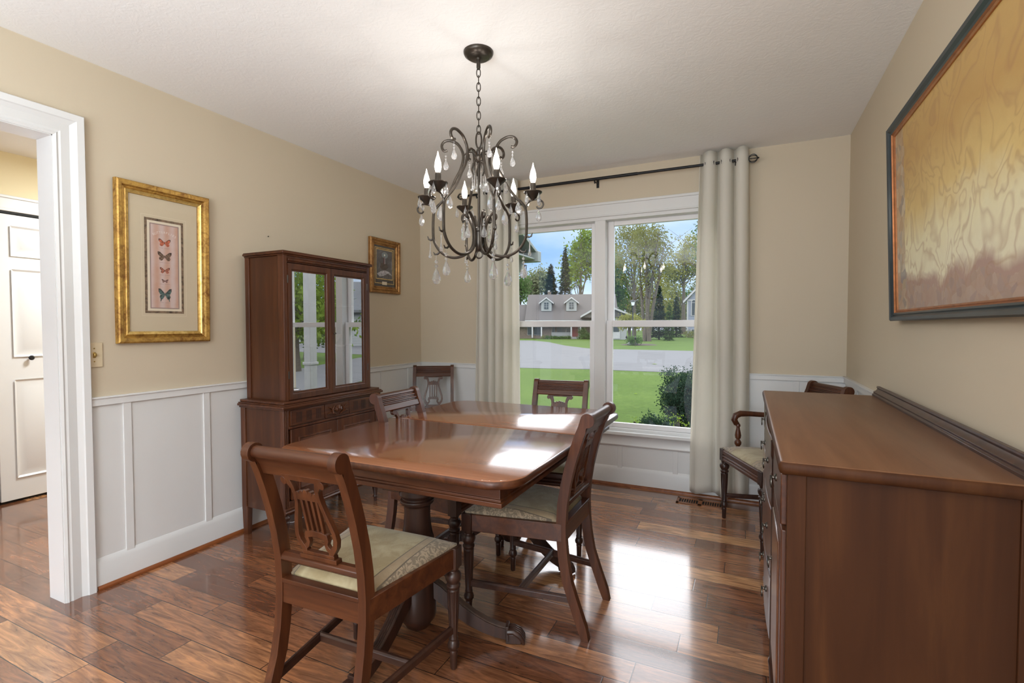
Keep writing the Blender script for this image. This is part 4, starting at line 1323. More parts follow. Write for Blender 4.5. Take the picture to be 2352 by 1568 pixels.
# ------------------------------------------------------------------ pictures
FW, FH = 0.452, 0.790
pic = thing('framed_print', 'gilt framed butterfly print with wide cream mat beside the doorway', 'picture', (XL + 0.003, 1.570, 1.543), rot=(radians(1.0), 0, radians(90)))
iw, ih = FW - 0.116, FH - 0.116
MB().frame(iw, ih, [(0.0, 0.006), (0.0, 0.012), (0.010, 0.016), (0.014, 0.020), (0.019, 0.016), (0.022, 0.020), (0.028, 0.018), (0.034, 0.028), (0.050, 0.032), (0.056, 0.028), (0.058, 0.022), (0.058, 0.0)]).build('frame', 'gold', pic, angle=25)
MB().frame(iw, ih, [(0.001, 0.011), (0.001, 0.0135), (0.0105, 0.0175), (0.0145, 0.0215), (0.0145, 0.0195)]).build('gold_lip', 'gold_bright', pic, angle=25)
bd = MB().box(-iw / 2 - 0.004, iw / 2 + 0.004, -0.006, 0.0, -ih / 2 - 0.004, ih / 2 + 0.004).build('mat_board', 'mat_cream', pic)
pcx, pcz = 0.000, -0.005
def rect(mb, cx, cz, w, h, y):
    return mb.add([(cx - w / 2, y, cz - h / 2), (cx + w / 2, y, cz - h / 2), (cx + w / 2, y, cz + h / 2), (cx - w / 2, y, cz + h / 2)], [(0, 1, 2, 3)])
MB().frame(0.184, 0.474, [(0.016, 0.0066), (0.0175, 0.0066)], pcz, pcx).build('mat_line', 'mat_cream2', bd)
MB().frame(0.166, 0.456, [(0.0, 0.0068), (0.012, 0.0068), (0.012, 0.006)], pcz, pcx).build('mottled_border', 'marble_mat', bd, smooth=False)
rect(MB(), pcx, pcz, 0.166, 0.456, -0.0064).build('inner_mat', 'mat_cream2', bd)
MB().frame(0.134, 0.424, [(-0.001, 0.0072), (0.004, 0.0072)], pcz, pcx).build('inner_line', 'ink_grey', bd)
pr = rect(MB(), pcx, pcz, 0.132, 0.422, -0.0069).build('print_sheet', 'pink_print', bd)
def bf(cz, w, h, mt, tails=False):
    y0 = -0.0074
    for s in (-1, 1):
        up = [(0.0, 0.0), (0.10, 0.16), (0.34, 0.44), (0.50, 0.46), (0.49, 0.20), (0.38, -0.02), (0.16, -0.06)]
        lo = [(0.0, 0.02), (0.16, -0.02), (0.36, -0.06), (0.42, -0.24), (0.34, -0.42), (0.20, -0.44), (0.08, -0.24)]
        mbw.setdefault(mt, MB())
        for poly in (up, lo):
            mbw[mt].add([(pcx + s * px * w, y0, cz + pz * h) for px, pz in poly], [tuple(range(len(poly)))])
        if tails:
            mbw[mt].add([(pcx + s * 0.26 * w, y0, cz - 0.40 * h), (pcx + s * 0.34 * w, y0, cz - 0.40 * h), (pcx + s * 0.37 * w, y0, cz - 0.62 * h), (pcx + s * 0.31 * w, y0, cz - 0.62 * h)], [(0, 1, 2, 3)])
        edge = [(0.10, 0.16), (0.34, 0.44), (0.50, 0.46), (0.49, 0.20), (0.45, 0.20), (0.44, 0.38), (0.33, 0.38), (0.12, 0.13)]
        mbe.add([(pcx + s * px * w, y0 - 0.0003, cz + pz * h) for px, pz in edge], [tuple(range(len(edge)))])
    mbe.add([(pcx - 0.0012, y0 - 0.0004, cz - 0.18 * h), (pcx + 0.0012, y0 - 0.0004, cz - 0.18 * h), (pcx + 0.0012, y0 - 0.0004, cz + 0.14 * h), (pcx - 0.0012, y0 - 0.0004, cz + 0.14 * h)], [(0, 1, 2, 3)])
for nm, cz, w, h, mt, tl in (('butterfly', 0.118, 0.058, 0.042, 'wing_orange', False), ('butterfly', 0.048, 0.068, 0.050, 'wing_brown', False),
                             ('butterfly', -0.024, 0.048, 0.034, 'wing_rust', False), ('butterfly', -0.078, 0.032, 0.020, 'wing_mauve', False), ('butterfly', -0.146, 0.064, 0.062, 'wing_teal', True)):
    mbw, mbe = {}, MB()
    bf(cz, w, h, mt, tl)
    b = mbw[mt].build('butterfly_image', mt, bd, smooth=False)
    mbe.build('wing_edge', 'wing_edge', bd, smooth=False)
    # faint caption under it
    cap = MB()
    for k, (a0, a1) in enumerate(((-0.026, -0.006), (-0.002, 0.024))):
        rect(cap, pcx + (a0 + a1) / 2, cz - h * 0.52 - (0.012 if tl else 0.006), a1 - a0, 0.0013, -0.0073)
    cap.build('caption', 'ink_grey', bd, smooth=False)
# arched title in pale capitals across the top of the print
def lettering(mb, body, size, Mx):
    """adds the outline faces of a word, transformed by Mx, to a builder"""
    cu = bpy.data.curves.new('tmp', 'FONT')
    cu.body, cu.size, cu.align_x = body, size, 'CENTER'
    o = bpy.data.objects.new('tmp', cu)
    me = bpy.data.meshes.new_from_object(o)
    mb.add([Mx @ v.co for v in me.vertices], [tuple(p.vertices) for p in me.polygons])
    bpy.data.objects.remove(o)
    bpy.data.curves.remove(cu)
    bpy.data.meshes.remove(me)
word = 'BUTTERFLIES'
R_ = 0.095
mb = MB()
for i, chx in enumerate(word):
    a = radians((i - (len(word) - 1) / 2) * 6.4)
    lettering(mb, chx, 0.0165, Matrix.Translation((pcx + R_ * sin(a), -0.0075, pcz + 0.158 + R_ * (cos(a) - 1) + 0.012)) @ Matrix.Rotation(a, 4, 'Y') @ Matrix.Rotation(pi / 2, 4, 'X'))
mb.build('title_lettering', 'ink_white', bd, smooth=False)
MB().quad((-iw / 2, -0.0095, -ih / 2), (iw / 2, -0.0095, -ih / 2), (iw / 2, -0.0095, ih / 2), (-iw / 2, -0.0095, ih / 2)).build('glazing', 'picture_glass', pic)

# small gilt frame above the cabinet
SW, SH = 0.375, 0.443
pic2 = thing('framed_print', 'small gilt framed seascape of lighthouse at dusk beyond the china cabinet', 'picture', (XL + 0.003, 3.298, 1.725), rot=(radians(0.5), 0, radians(90)))
iw, ih = SW - 0.110, SH - 0.110
MB().frame(iw, ih, [(0.0, 0.006), (0.0, 0.012), (0.006, 0.014), (0.010, 0.012), (0.014, 0.017), (0.026, 0.022), (0.030, 0.019), (0.036, 0.026), (0.050, 0.028), (0.055, 0.022), (0.055, 0.0)]).build('frame', 'gold_wood', pic2, angle=25)
bd = MB().box(-iw / 2 - 0.004, iw / 2 + 0.004, -0.006, 0.0, -ih / 2 - 0.004, ih / 2 + 0.004).build('mat_board', 'mat_dark', pic2)
MB().frame(iw - 0.034, ih - 0.05, [(0.0, 0.0066), (0.005, 0.0066)], 0.004).build('gold_fillet', 'gold_bright', bd)
MB().frame(iw - 0.066, ih - 0.098, [(0.0, 0.0066), (0.006, 0.0066)], 0.016).build('gold_fillet', 'gold_bright', bd)
w2, h2 = iw - 0.066, ih - 0.098
rect(MB(), 0, 0.016, w2, h2, -0.0064).build('print_sheet', 'dusk', bd)
def blob(name, m_, pts, y):
    MB().add([(x * w2, -y, 0.016 + z * h2) for x, z in pts], [tuple(range(len(pts)))]).build(name, m_, bd, smooth=False)
blob('halo_print', 'halo_paint', [(0.02 + 0.20 * cos(a), 0.33 + 0.11 * sin(a)) for a in [i * pi / 8 for i in range(16)]], 0.0067)
blob('cliff_print', 'rock_paint', [(-0.28, -0.10), (-0.22, 0.04), (-0.02, 0.06), (0.18, 0.03), (0.22, -0.10), (0.05, -0.20), (-0.2, -0.18)], 0.0068)
blob('tower_print', 'tower_paint', [(-0.07, 0.02), (0.05, 0.02), (0.03, 0.26), (-0.05, 0.26)], 0.0070)
blob('beam_print', 'foam_paint', [(0.00, 0.02), (0.045, 0.02), (0.025, 0.26), (0.005, 0.26)], 0.0072)
blob('light_print', 'star_paint', [(0.0 + 0.06 * cos(a) * (1 if i % 2 else 0.55), 0.33 + 0.045 * sin(a) * (1 if i % 2 else 0.55)) for i, a in enumerate([k * pi / 8 for k in range(16)])], 0.0074)
blob('surf_print', 'foam_paint', [(-0.48, -0.34), (-0.2, -0.24), (0.02, -0.20), (0.3, -0.24), (0.48, -0.36), (0.2, -0.30), (0.0, -0.38), (-0.3, -0.44)], 0.0070)
rect(MB(), 0.0, -ih / 2 + 0.028, 0.060, 0.026, -0.0068).build('name_plate', 'mat_cream2', bd)
MB().quad((-iw / 2, -0.009, -ih / 2), (iw / 2, -0.009, -ih / 2), (iw / 2, -0.009, ih / 2), (-iw / 2, -0.009, ih / 2)).build('glazing', 'picture_glass', pic2)

# large canvas on the right wall, hung leaning slightly into the room
PW, PH = 1.22, 0.80
pic3 = thing('framed_canvas', 'large gold abstract canvas in slate-black frame leaning from wall above the sideboard', 'picture',
             (XR - 0.022, 2.588 - PW / 2, 1.248 + PH / 2), rot=(radians(1.8), 0, radians(-90)))
iw, ih = PW - 0.090, PH - 0.090
MB().frame(iw, ih, [(0.012, 0.010), (0.012, 0.018), (0.018, 0.021), (0.022, 0.018), (0.030, 0.026), (0.040, 0.029), (0.045, 0.024), (0.045, -0.004), (0.010, -0.004)]).build('frame', 'frame_dark', pic3, angle=25)
MB().frame(iw, ih, [(0.0, 0.004), (0.0, 0.011), (0.005, 0.014), (0.008, 0.012), (0.012, 0.018), (0.012, 0.010)]).build('copper_lip', 'copper', pic3, angle=25)
MB().box(-iw / 2 - 0.004, iw / 2 + 0.004, -0.006, 0.004, -ih / 2 - 0.004, ih / 2 + 0.004).build('canvas', 'canvas', pic3)

# ------------------------------------------------------------------ switch, nail, floor register
sw = thing('light_switch', 'tan light switch plate with brass toggle beside the door casing', 'switch', (XL + 0.0005, 1.254, 1.098), rotz=radians(90))
MB().box(-0.034, 0.034, -0.006, 0.0, -0.057, 0.057).build('switch_plate', 'plate', sw, 0.002)
MB().box(-0.005, 0.005, -0.020, -0.004, -0.006, 0.008).box(-0.006, 0.006, -0.008, -0.004, -0.013, 0.013).build('toggle', 'brass', sw, 0.002)
for z in (-0.030, 0.030):
    MB().lathe([(0.0032, 0), (0.0028, 0.0015)], seg=10, M4=Matrix.Translation((0, -0.006, z)) @ Matrix.Rotation(pi / 2, 4, 'X')).build('screw', 'brass', sw)
nl = MB().lathe([(0.001, 0), (0.001, 0.008), (0.0035, 0.009), (0.0035, 0.011)], seg=8, M4=Matrix.Translation(at(614, 543, x=XL)) @ Matrix.Rotation(pi / 2, 4, 'Y')).build('wall_nail', 'black_metal')
tag(nl, 'small bare nail in tan wall above the china cabinet', 'nail')
vt = thing('floor_register', 'brown wooden floor register with two banks of slots under right curtain', 'vent', (-0.283, 3.648, 0.0))
m = MB()
VW, VD = 0.155, 0.062
m.box(-VW, VW, -VD, -VD + 0.022, 0, 0.006).box(-VW, VW, VD - 0.022, VD, 0, 0.006).box(-VW, -VW + 0.018, -VD, VD, 0, 0.006).box(VW - 0.018, VW, -VD, VD, 0, 0.006).box(-0.014, 0.014, -VD, VD, 0, 0.006)
for b0, b1 in ((-VW + 0.018, -0.014), (0.014, VW - 0.018)):
    for k in range(1, 8):
        x = b0 + (b1 - b0) * k / 8
        m.box(x - 0.0028, x + 0.0028, -VD + 0.02, VD - 0.02, 0.0, 0.0055)
m.build('grille', 'vent', vt, 0.001)
MB().box(-VW + 0.01, VW - 0.01, -VD + 0.01, VD - 0.01, 0.0005, 0.0018).build('duct', 'black', vt)

# ------------------------------------------------------------------ curtain rod and curtains
RY, RZ = YB - 0.090, 2.345
rod = thing('curtain_rod', 'black iron curtain rod with round cage finials above the window', 'curtain rod', (-1.04, RY, RZ))
MB().tube([(-1.145, 0, 0), (1.000, 0, 0)], 0.0095, 14).build('rod', 'black_metal', rod)
MB().tube([(-0.66, 0, 0.0), (0.30, 0, 0.0)], 0.0115, 14).build('rod_sleeve', 'black_metal', rod)
for s, x in ((-1, -1.145), (1, 1.000)):
    mb = MB().lathe([(0.011, 0.0), (0.015, 0.004), (0.015, 0.022), (0.010, 0.028), (0.007, 0.036)], seg=14, M4=Matrix.Translation((x, 0, 0)) @ Matrix.Rotation(s * pi / 2, 4, 'Y'))
    for k in range(4):
        a = k * pi / 4 + 0.3
        pts = []
        for i in range(17):
            t = 2 * pi * i / 16
            r = 0.027 * sin(t / 1.0)
            pts.append((x + s * (0.060 - 0.027 * cos(t)), 0.027 * sin(t) * cos(a), 0.027 * sin(t) * sin(a)))
        mb.tube(pts[:-1], 0.0026, 6, closed=True)
    mb.sphere((x + s * 0.092, 0, 0), 0.006)
    mb.build('finial', 'black_metal', rod)
for x in (-1.05, -0.023, 0.955):
    MB().tube([(x, 0.089, -0.012), (x, 0.01, -0.020), (x, -0.008, -0.014)], 0.005, 8).box(x - 0.010, x + 0.010, 0.085, 0.0895, -0.045, 0.03).tube([(x, -0.010, -0.012), (x, -0.002, -0.024), (x, 0.0, -0.034)], 0.005, 8).build('bracket', 'black_metal', rod)

def curtain(label, xt0, xt1, xb0, xb1, folds, seed, zb):
    rnd = random.Random(seed)
    NU, NV = 150, 40
    vs, fs = [], []
    ph = [rnd.uniform(0, 6.28) for _ in range(4)]
    for j in range(NV + 1):
        v = j / NV                                  # 0 top, 1 bottom
        z = RZ + 0.075 + (zb - RZ - 0.075) * v
        for i in range(NU + 1):
            u = i / NU
            k = min(1, v * 1.15)
            x0, x1 = xt0 + (xb0 - xt0) * k, xt1 + (xb1 - xt1) * k
            uu = u + 0.05 * v * sin(2 * pi * u + ph[0])
            wv = sin(2 * pi * folds * uu + ph[1] * 0 + 0.35 * v * sin(5 * u + ph[2]))
            wv = math.copysign(abs(wv) ** 0.8, wv)
            amp = 0.034 - 0.004 * v
            y = RY + amp * wv + 0.008 * v * sin(2 * pi * 2.3 * u + ph[3])
            x = x0 + (x1 - x0) * u + 0.012 * cos(2 * pi * folds * uu) * (1 - 0.4 * v)
            vs.append((x, y, z + 0.012 * v * sin(4 * u * pi + ph[1]) + (0.006 * wv * wv if j == 0 else 0)))
    for j in range(NV):
        for i in range(NU):
            a = j * (NU + 1) + i
            fs.append((a, a + 1, a + NU + 2, a + NU + 1))
    mb = MB().add(vs, fs)
    o = mb.mesh('curtain', 'cloth', True, 80)
    c = thing('curtain', label, 'curtain', ((xb0 + xb1) / 2, RY, 0.0))
    p = bpy.data.objects.new('cloth', o)
    COL.objects.link(p)
    p.parent = c
    p.location = (-(xb0 + xb1) / 2, -RY, 0)
    sd = p.modifiers.new('thick', 'SOLIDIFY')
    sd.thickness = 0.003
    for k in range(folds * 2):
        u = (k + 0.0) / (folds * 2) + 0.0
        if u <= 0.01 or u >= 0.99:
            continue
        x = xt0 + (xt1 - xt0) * u
        MB().tube([(x - (xb0 + xb1) / 2, 0.024 * cos(a), RZ + 0.024 * sin(a)) for a in [i * 2 * pi / 18 for i in range(18)]], 0.004, 6, closed=True).build('grommet', 'dark_pull', c)
    return c
curtain('cream grommet curtain at right of window, reaching the floor register', -0.325, -0.020, -0.368, 0.012, 3, 3, 0.052)
curtain('cream grommet curtain at left of window, behind the table', -2.085, -1.715, -2.130, -1.690, 5, 11, 0.052)

# ------------------------------------------------------------------ chandelier
CXY = (-1.090, 1.962)
ch = thing('chandelier', 'bronze six-light chandelier hung with cut crystal drops over the table', 'chandelier', (CXY[0], CXY[1], H))
def cz(z):
    return z - H
MB().lathe([(0.010, -0.036), (0.012, -0.029), (0.046, -0.026), (0.051, -0.023), (0.054, -0.020), (0.062, -0.015), (0.066, -0.006), (0.066, 0.0)], (0, 0, 0), 40).build('canopy', 'bronze', ch)
m = MB()
m.lathe([(0.007, -0.075), (0.009, -0.068), (0.009, -0.03)], (0, 0, 0), 12)
NL = 9
zt, zb_ = cz(2.365), cz(2.085)
st_ = (zt - zb_) / NL
for k in range(NL):
    zc = zt - st_ * (k + 0.5)
    a = (k % 2) * pi / 2 + 0.5
    pts = []
    for i in range(16):
        t = 2 * pi * i / 16
        r, h = 0.0085 * cos(t), (st_ * 0.5 + 0.0045) * sin(t)
        pts.append((r * cos(a), r * sin(a), zc + h))
    m.tube(pts, 0.0022, 6, closed=True)
m.build('chain', 'bronze', ch)
m = MB()
m.tube([(0.012 * cos(t) * (1 if abs(sin(t)) < 0.95 else 0.6), 0.004 * cos(t), cz(2.055) + 0.036 * sin(t)) for t in [i * 2 * pi / 20 for i in range(20)]], 0.0038, 8, closed=True)
m.lathe([(0.008, cz(1.955)), (0.017, cz(1.965)), (0.019, cz(1.978)), (0.012, cz(1.99)), (0.016, cz(2.000)), (0.008, cz(2.015)), (0.006, cz(2.022))], (0, 0, 0), 20)
m.build('upper_hub', 'bronze', ch)
MB().lathe([(0.0058, cz(1.64)), (0.0058, cz(1.96))], (0, 0, 0), 14).build('stem', 'bronze', ch)
m = MB().lathe([(0.006, cz(1.566)), (0.013, cz(1.572)), (0.018, cz(1.590)), (0.0205, cz(1.600)), (0.0205, cz(1.648)), (0.024, cz(1.652)), (0.024, cz(1.664)), (0.012, cz(1.672))], (0, 0, 0), 24)
m.tube([(0.0165 * cos(t), 0, cz(1.549) + 0.0165 * sin(t)) for t in [i * 2 * pi / 22 for i in range(22)]], 0.0035, 8, closed=True)
m.build('lower_hub', 'bronze', ch)
rib = [(0.146, 2.018), (0.158, 2.016), (0.169, 2.028), (0.170, 2.044), (0.158, 2.058), (0.137, 2.062), (0.115, 2.055), (0.095, 2.042), (0.078, 2.015), (0.0715, 1.990), (0.0735, 1.965), (0.086, 1.926), (0.107, 1.890), (0.127, 1.849),
       (0.165, 1.798), (0.196, 1.767), (0.209, 1.745), (0.213, 1.713), (0.214, 1.663), (0.211, 1.620), (0.195, 1.586), (0.173, 1.561), (0.143, 1.544), (0.113, 1.538), (0.081, 1.543), (0.053, 1.558), (0.032, 1.584), (0.025, 1.623), (0.029, 1.667), (0.041, 1.700), (0.053, 1.722), (0.066, 1.730), (0.076, 1.722), (0.076, 1.706), (0.066, 1.702)]
def smooth_path(pts, n=4):
    out = []
    for i in range(len(pts) - 1):
        p0, p1, p2, p3 = pts[max(i - 1, 0)], pts[i], pts[i + 1], pts[min(i + 2, len(pts) - 1)]
        for k in range(n):
            t = k / n
            out.append(tuple(0.5 * ((2 * p1[j]) + (p2[j] - p0[j]) * t + (2 * p0[j] - 5 * p1[j] + 4 * p2[j] - p3[j]) * t * t + (3 * p1[j] - p0[j] - 3 * p2[j] + p3[j]) * t ** 3) for j in range(2)))
    out.append(pts[-1])
    return out
rib_s = smooth_path(rib, 3)
def drop(kind, s=1.0):
    """hanging crystal, its hook at z = 0"""
    mb = MB()
    if kind == 'almond':
        mb.tube([(0, 0, 0), (0, 0, -0.008 * s)], 0.0007, 5)
        mb.lathe([(0.001, -0.046 * s), (0.0075 * s, -0.041 * s), (0.0105 * s, -0.033 * s), (0.0085 * s, -0.022 * s), (0.004 * s, -0.012 * s), (0.001, -0.007 * s)], seg=6)
    elif kind == 'stick':
        mb.tube([(0, 0, 0), (0, 0, -0.012 * s)], 0.0007, 5)
        mb.lathe([(0.001, -0.066 * s), (0.0045 * s, -0.064 * s), (0.0062 * s, -0.058 * s), (0.004 * s, -0.050 * s), (0.0024 * s, -0.040 * s), (0.0020 * s, -0.013 * s), (0.0008, -0.010 * s)], seg=10)
    elif kind == 'beads':
        mb.tube([(0, 0, 0), (0, 0, -0.016 * s)], 0.0007, 5)
        for z in (-0.019, -0.031):
            mb.sphere((0, 0, z * s), 0.0048 * s, 8, 5)
        mb.lathe([(0.001, -0.081 * s), (0.0085 * s, -0.078 * s), (0.0125 * s, -0.068 * s), (0.0095 * s, -0.055 * s), (0.0045 * s, -0.043 * s), (0.001, -0.036 * s)], seg=7)
    else:                                   # short drop under a candle cup
        mb.tube([(0, 0, 0.002), (0, 0, -0.005 * s)], 0.0007, 5)
        mb.lathe([(0.0008, -0.034 * s), (0.0052 * s, -0.031 * s), (0.0070 * s, -0.024 * s), (0.0045 * s, -0.013 * s), (0.001, -0.004 * s)], seg=6)
    return mb
dm = {k: drop(k).mesh('crystal_' + k, 'crystal', False) for k in ('almond', 'stick', 'beads', 'cup')}
def hang(kind, r, a, z, par, sc=1.0):
    o = bpy.data.objects.new('crystal_drop', dm[kind])
    COL.objects.link(o)
    o.parent = par
    o.location = (r * sin(a) * rt.x - r * cos(a) * fw.x, r * sin(a) * rt.y - r * cos(a) * fw.y, cz(z))
    o.rotation_euler = (0, 0, a * 1.7)
    o.scale = (sc, sc, sc)
    return o
fw = Vector((-sin(YAW), cos(YAW), 0))
rt = Vector((cos(YAW), sin(YAW), 0))
for k in range(6):
    a = radians(-39.5 + 60 * k)
    dv = rt * sin(a) - fw * cos(a)
    P = lambda r, z: (dv.x * r, dv.y * r, cz(z))
    mb = MB()
    rr = [0.0064] * len(rib_s)
    mb.tube([P(r, z) for r, z in rib_s], rr, 8)
    # tie to the upper hub, thorns, and the small scroll that carries the candle cup
    mb.tube([P(0.012, 1.985), P(0.030, 2.004), P(0.050, 2.006), P(0.070, 1.992)], 0.0036, 6)
    mb.tube([P(0.010, 1.975), P(0.026, 1.955), P(0.034, 1.925), P(0.026, 1.905)], 0.0034, 6)
    mb.tube([P(0.211, 1.628), P(0.224, 1.620), P(0.235, 1.624), P(0.240, 1.638)], [0.005, 0.0048, 0.004, 0.002], 6)
    mb.tube([P(0.180, 1.568), P(0.194, 1.556), P(0.207, 1.555), P(0.213, 1.566)], [0.005, 0.0048, 0.004, 0.002], 6)
    sc = smooth_path([(0.210, 1.738), (0.216, 1.760), (0.228, 1.776), (0.243, 1.781), (0.262, 1.783), (0.281, 1.775), (0.288, 1.760), (0.280, 1.746), (0.266, 1.744), (0.259, 1.752)], 3)
    mb.tube([P(r, z) for r, z in sc], 0.0040, 8)
    ar = mb.build('arm', 'bronze', ch)
    bx0, by0 = dv.x * 0.243, dv.y * 0.243
    MB().lathe([(0.006, cz(1.779)), (0.010, cz(1.784)), (0.022, cz(1.797)), (0.036, cz(1.808)), (0.0405, cz(1.813)), (0.0400, cz(1.816)), (0.034, cz(1.812)), (0.012, cz(1.806))], (bx0, by0, 0), 28).build('drip_pan', 'bronze', ar)
    MB().lathe([(0.0135, cz(1.806)), (0.0125, cz(1.812)), (0.0122, cz(1.851)), (0.0090, cz(1.855))], (bx0, by0, 0), 16).build('candle_sleeve', 'bronze', ar)
    MB().lathe([(0.0070, cz(1.854)), (0.0110, cz(1.862)), (0.0142, cz(1.877)), (0.0134, cz(1.892)), (0.0092, cz(1.910)), (0.0044, cz(1.924)), (0.0016, cz(1.938)), (0.0005, cz(1.942))], (bx0, by0, 0), 16).build('bulb', 'bulb', ar)
    lamp('bulb_light', 'POINT', (bx0, by0, cz(1.888)), BULB_W, (1.0, 0.95, 0.89), parent=ar, shadow_soft_size=0.012)
    for q in range(4):
        b = a + q * pi / 2 + 0.6
        o = hang('cup', 0.0, 0, 1.812, ch, 1.45)
        o.location = (bx0 + 0.0375 * sin(b), by0 + 0.0375 * cos(b), cz(1.810))
    hang('almond', 0.268, a, 1.742, ch, 1.25)
    hang('stick', 0.228, a, 1.619, ch, 1.25)
    hang('beads', 0.200, a, 1.553, ch, 1.65 if k % 2 else 1.4)
    hang('beads', 0.152, a, 2.012, ch, 1.0)
    hang('almond', 0.178, a, 1.786, ch, 1.75 if k % 2 else 1.4)
    hang('stick', 0.030, a, 1.905, ch, 1.1)
    hang('beads', 0.072, a, 1.702, ch, 1.1)

# ------------------------------------------------------------------ outdoors: ground, street
def gnd(u, v):
    return at(u, v, z=GZ)
struct('lawn', MB().box(-140, 140, YB + 0.16, 190, GZ - 0.4, GZ), 'grass')
near = [gnd(u, v) for u, v in ((1120, 842), (1196, 845), (1280, 847), (1353, 848), (1450, 852), (1590, 857))]
fr_ = [gnd(u, v) for u, v in ((1590, 806), (1500, 804), (1405, 802), (1350, 800), (1300, 794), (1262, 786), (1225, 782), (1150, 781))]
near_r = [Vector((14, near[-1].y + 4.0, GZ)), Vector((60, near[-1].y + 10.0, GZ))]
far_r = [Vector((60, fr_[0].y + 12.0, GZ)), Vector((14, fr_[0].y + 3.0, GZ))]
poly = near + near_r + far_r + fr_
struct('street', MB().prism([(p.x, p.y) for p in poly], lambda x, y: (x, y, GZ - 0.05), lambda x, y: (x, y, GZ + 0.012)), 'road', smooth=False)
struct('driveway', MB().prism([(3.4, 5.2), (7.2, 6.2), (13.0, 19.5), (8.2, 20.0)], lambda x, y: (x, y, GZ - 0.05), lambda x, y: (x, y, GZ + 0.010)), 'road', smooth=False)

# ---- trees and shrubs: every plant its own trunk and crown
def leaves_mesh(rnd, blobs, n, size, up=0.0, shell=0.55):
    """n small leaf quads scattered through ellipsoids (cx, cy, cz, rx, ry, rz)"""
    vs, fs = [], []
    tot = sum(b[3] * b[4] * b[5] for b in blobs)
    wts = [b[3] * b[4] * b[5] / tot for b in blobs]
    for b, wgt in zip(blobs, wts):
        # leaves come in sprays round random twig tips
        cnt = max(6, int(n * wgt))
        tips = []
        for _ in range(max(5, cnt // 14)):
            while True:
                q = Vector((rnd.uniform(-1, 1), rnd.uniform(-1, 1), rnd.uniform(-1, 1)))
                if shell * rnd.random() < q.length < 1:
                    break
            tips.append((b[0] + q.x * b[3], b[1] + q.y * b[4], b[2] + q.z * b[5]))
        for i in range(cnt):
            tx, ty, tz = tips[i % len(tips)]
            sp = size * 2.6
            p = Vector((tx + rnd.gauss(0, sp), ty + rnd.gauss(0, sp), tz + rnd.gauss(0, sp * 0.7)))
            a = Vector((rnd.gauss(0, 1), rnd.gauss(0, 1), rnd.gauss(0, 0.7) + up)).normalized()
            c = a.orthogonal()
            c.rotate(Matrix.Rotation(rnd.uniform(0, 6.28), 3, a))
            s1, s2 = size * rnd.uniform(0.7, 1.3), size * rnd.uniform(0.35, 0.6)
            d = a.cross(c).normalized() * s2
            c = c.normalized() * s1
            k = len(vs)
            vs += [p - c, p + d, p + c, p - d]
            fs.append((k, k + 1, k + 2, k + 3))
    return MB().add(vs, fs)

def branches(rnd, base, h, r, blobs, nb, fork=0.4, lean=0.0):
    mb = MB()
    top = Vector((base[0] + lean, base[1], base[2] + h))
    b0 = Vector(base)
    mb.tube([b0, b0.lerp(top, 0.3) + Vector((rnd.uniform(-.1, .1) * h * .1, 0, 0)), b0.lerp(top, 0.65), top], [r * 1.25, r * 0.85, r * 0.55, r * 0.15], 8)
    for i in range(nb):
        b = blobs[i % len(blobs)]
        q = Vector((b[0] + rnd.uniform(-.7, .7) * b[3], b[1] + rnd.uniform(-.7, .7) * b[4], b[2] + rnd.uniform(-.4, .8) * b[5]))
        t = rnd.uniform(fork, 0.85)
        s = b0.lerp(top, t)
        if q.z < s.z:
            s = b0.lerp(top, fork * 0.9)
        m1 = s.lerp(q, 0.35) + Vector((0, 0, 0.06 * (q - s).length))
        m2 = s.lerp(q, 0.7) + Vector((rnd.uniform(-.05, .05), 0, 0.08)) * (q - s).length
        rr = r * 0.42 * (1.1 - t)+ r * 0.06
        mb.tube([s, m1, m2, q], [rr, rr * 0.75, rr * 0.45, rr * 0.15], 6)
        for _ in range(2):
            e = m2 + Vector((rnd.gauss(0, 1), rnd.gauss(0, 1), rnd.uniform(0.2, 1))) * (q - s).length * 0.25
            mb.tube([m1.lerp(m2, 0.6), e], [rr * 0.4, rr * 0.1], 5)
    return mb

def tree(name, label, u, depth, blobs_px, leaf_m, n, size, trunk=None, cat='tree', group=None, seed=0, nb=10, stems=1, ry=1.0, bark='bark', vbase=None):
    """blobs_px: crown ellipsoids (u, v, ru, rv) as they show in the photograph at that depth"""
    rnd = random.Random(seed * 13 + int(u))
    base = far(u, depth)
    base.z = GZ
    fwd = Vector((-sin(YAW), cos(YAW)))
    rgt = Vector((cos(YAW), sin(YAW)))
    px = F_PX / depth
    bl = []
    for (bu, bv, ru, rv) in blobs_px:
        dd = rnd.uniform(-0.5, 0.5) * ru / px * ry * (len(blobs_px) > 1)
        c = far(bu, depth + dd, bv)
        bl.append((c.x - base.x, c.y - base.y, c.z - base.z, ru / px, ru / px * ry, rv / px))
    t = thing(name, label, cat, base, group=group)
    if trunk:
        htop = max(b[2] + b[5] * 0.4 for b in bl)
        mb = MB()
        for s in range(stems):
            off_ = (0, 0) if stems == 1 else (rnd.uniform(-1, 1) * trunk * 1.3, rnd.uniform(-1, 1) * trunk)
            sub = branches(rnd, (off_[0], off_[1], -0.1), htop * rnd.uniform(0.85, 1.0), trunk if stems == 1 else trunk * 0.62, bl, max(3, nb // stems), 0.30 if stems == 1 else 0.35, 0 if stems == 1 else rnd.uniform(-1, 1) * htop * 0.16)
            mb.add(sub.v, sub.f)
        mb.build('trunk', bark, t)
    leaves_mesh(rnd, bl, n, size).build('crown', leaf_m, t, smooth=False)
    return t

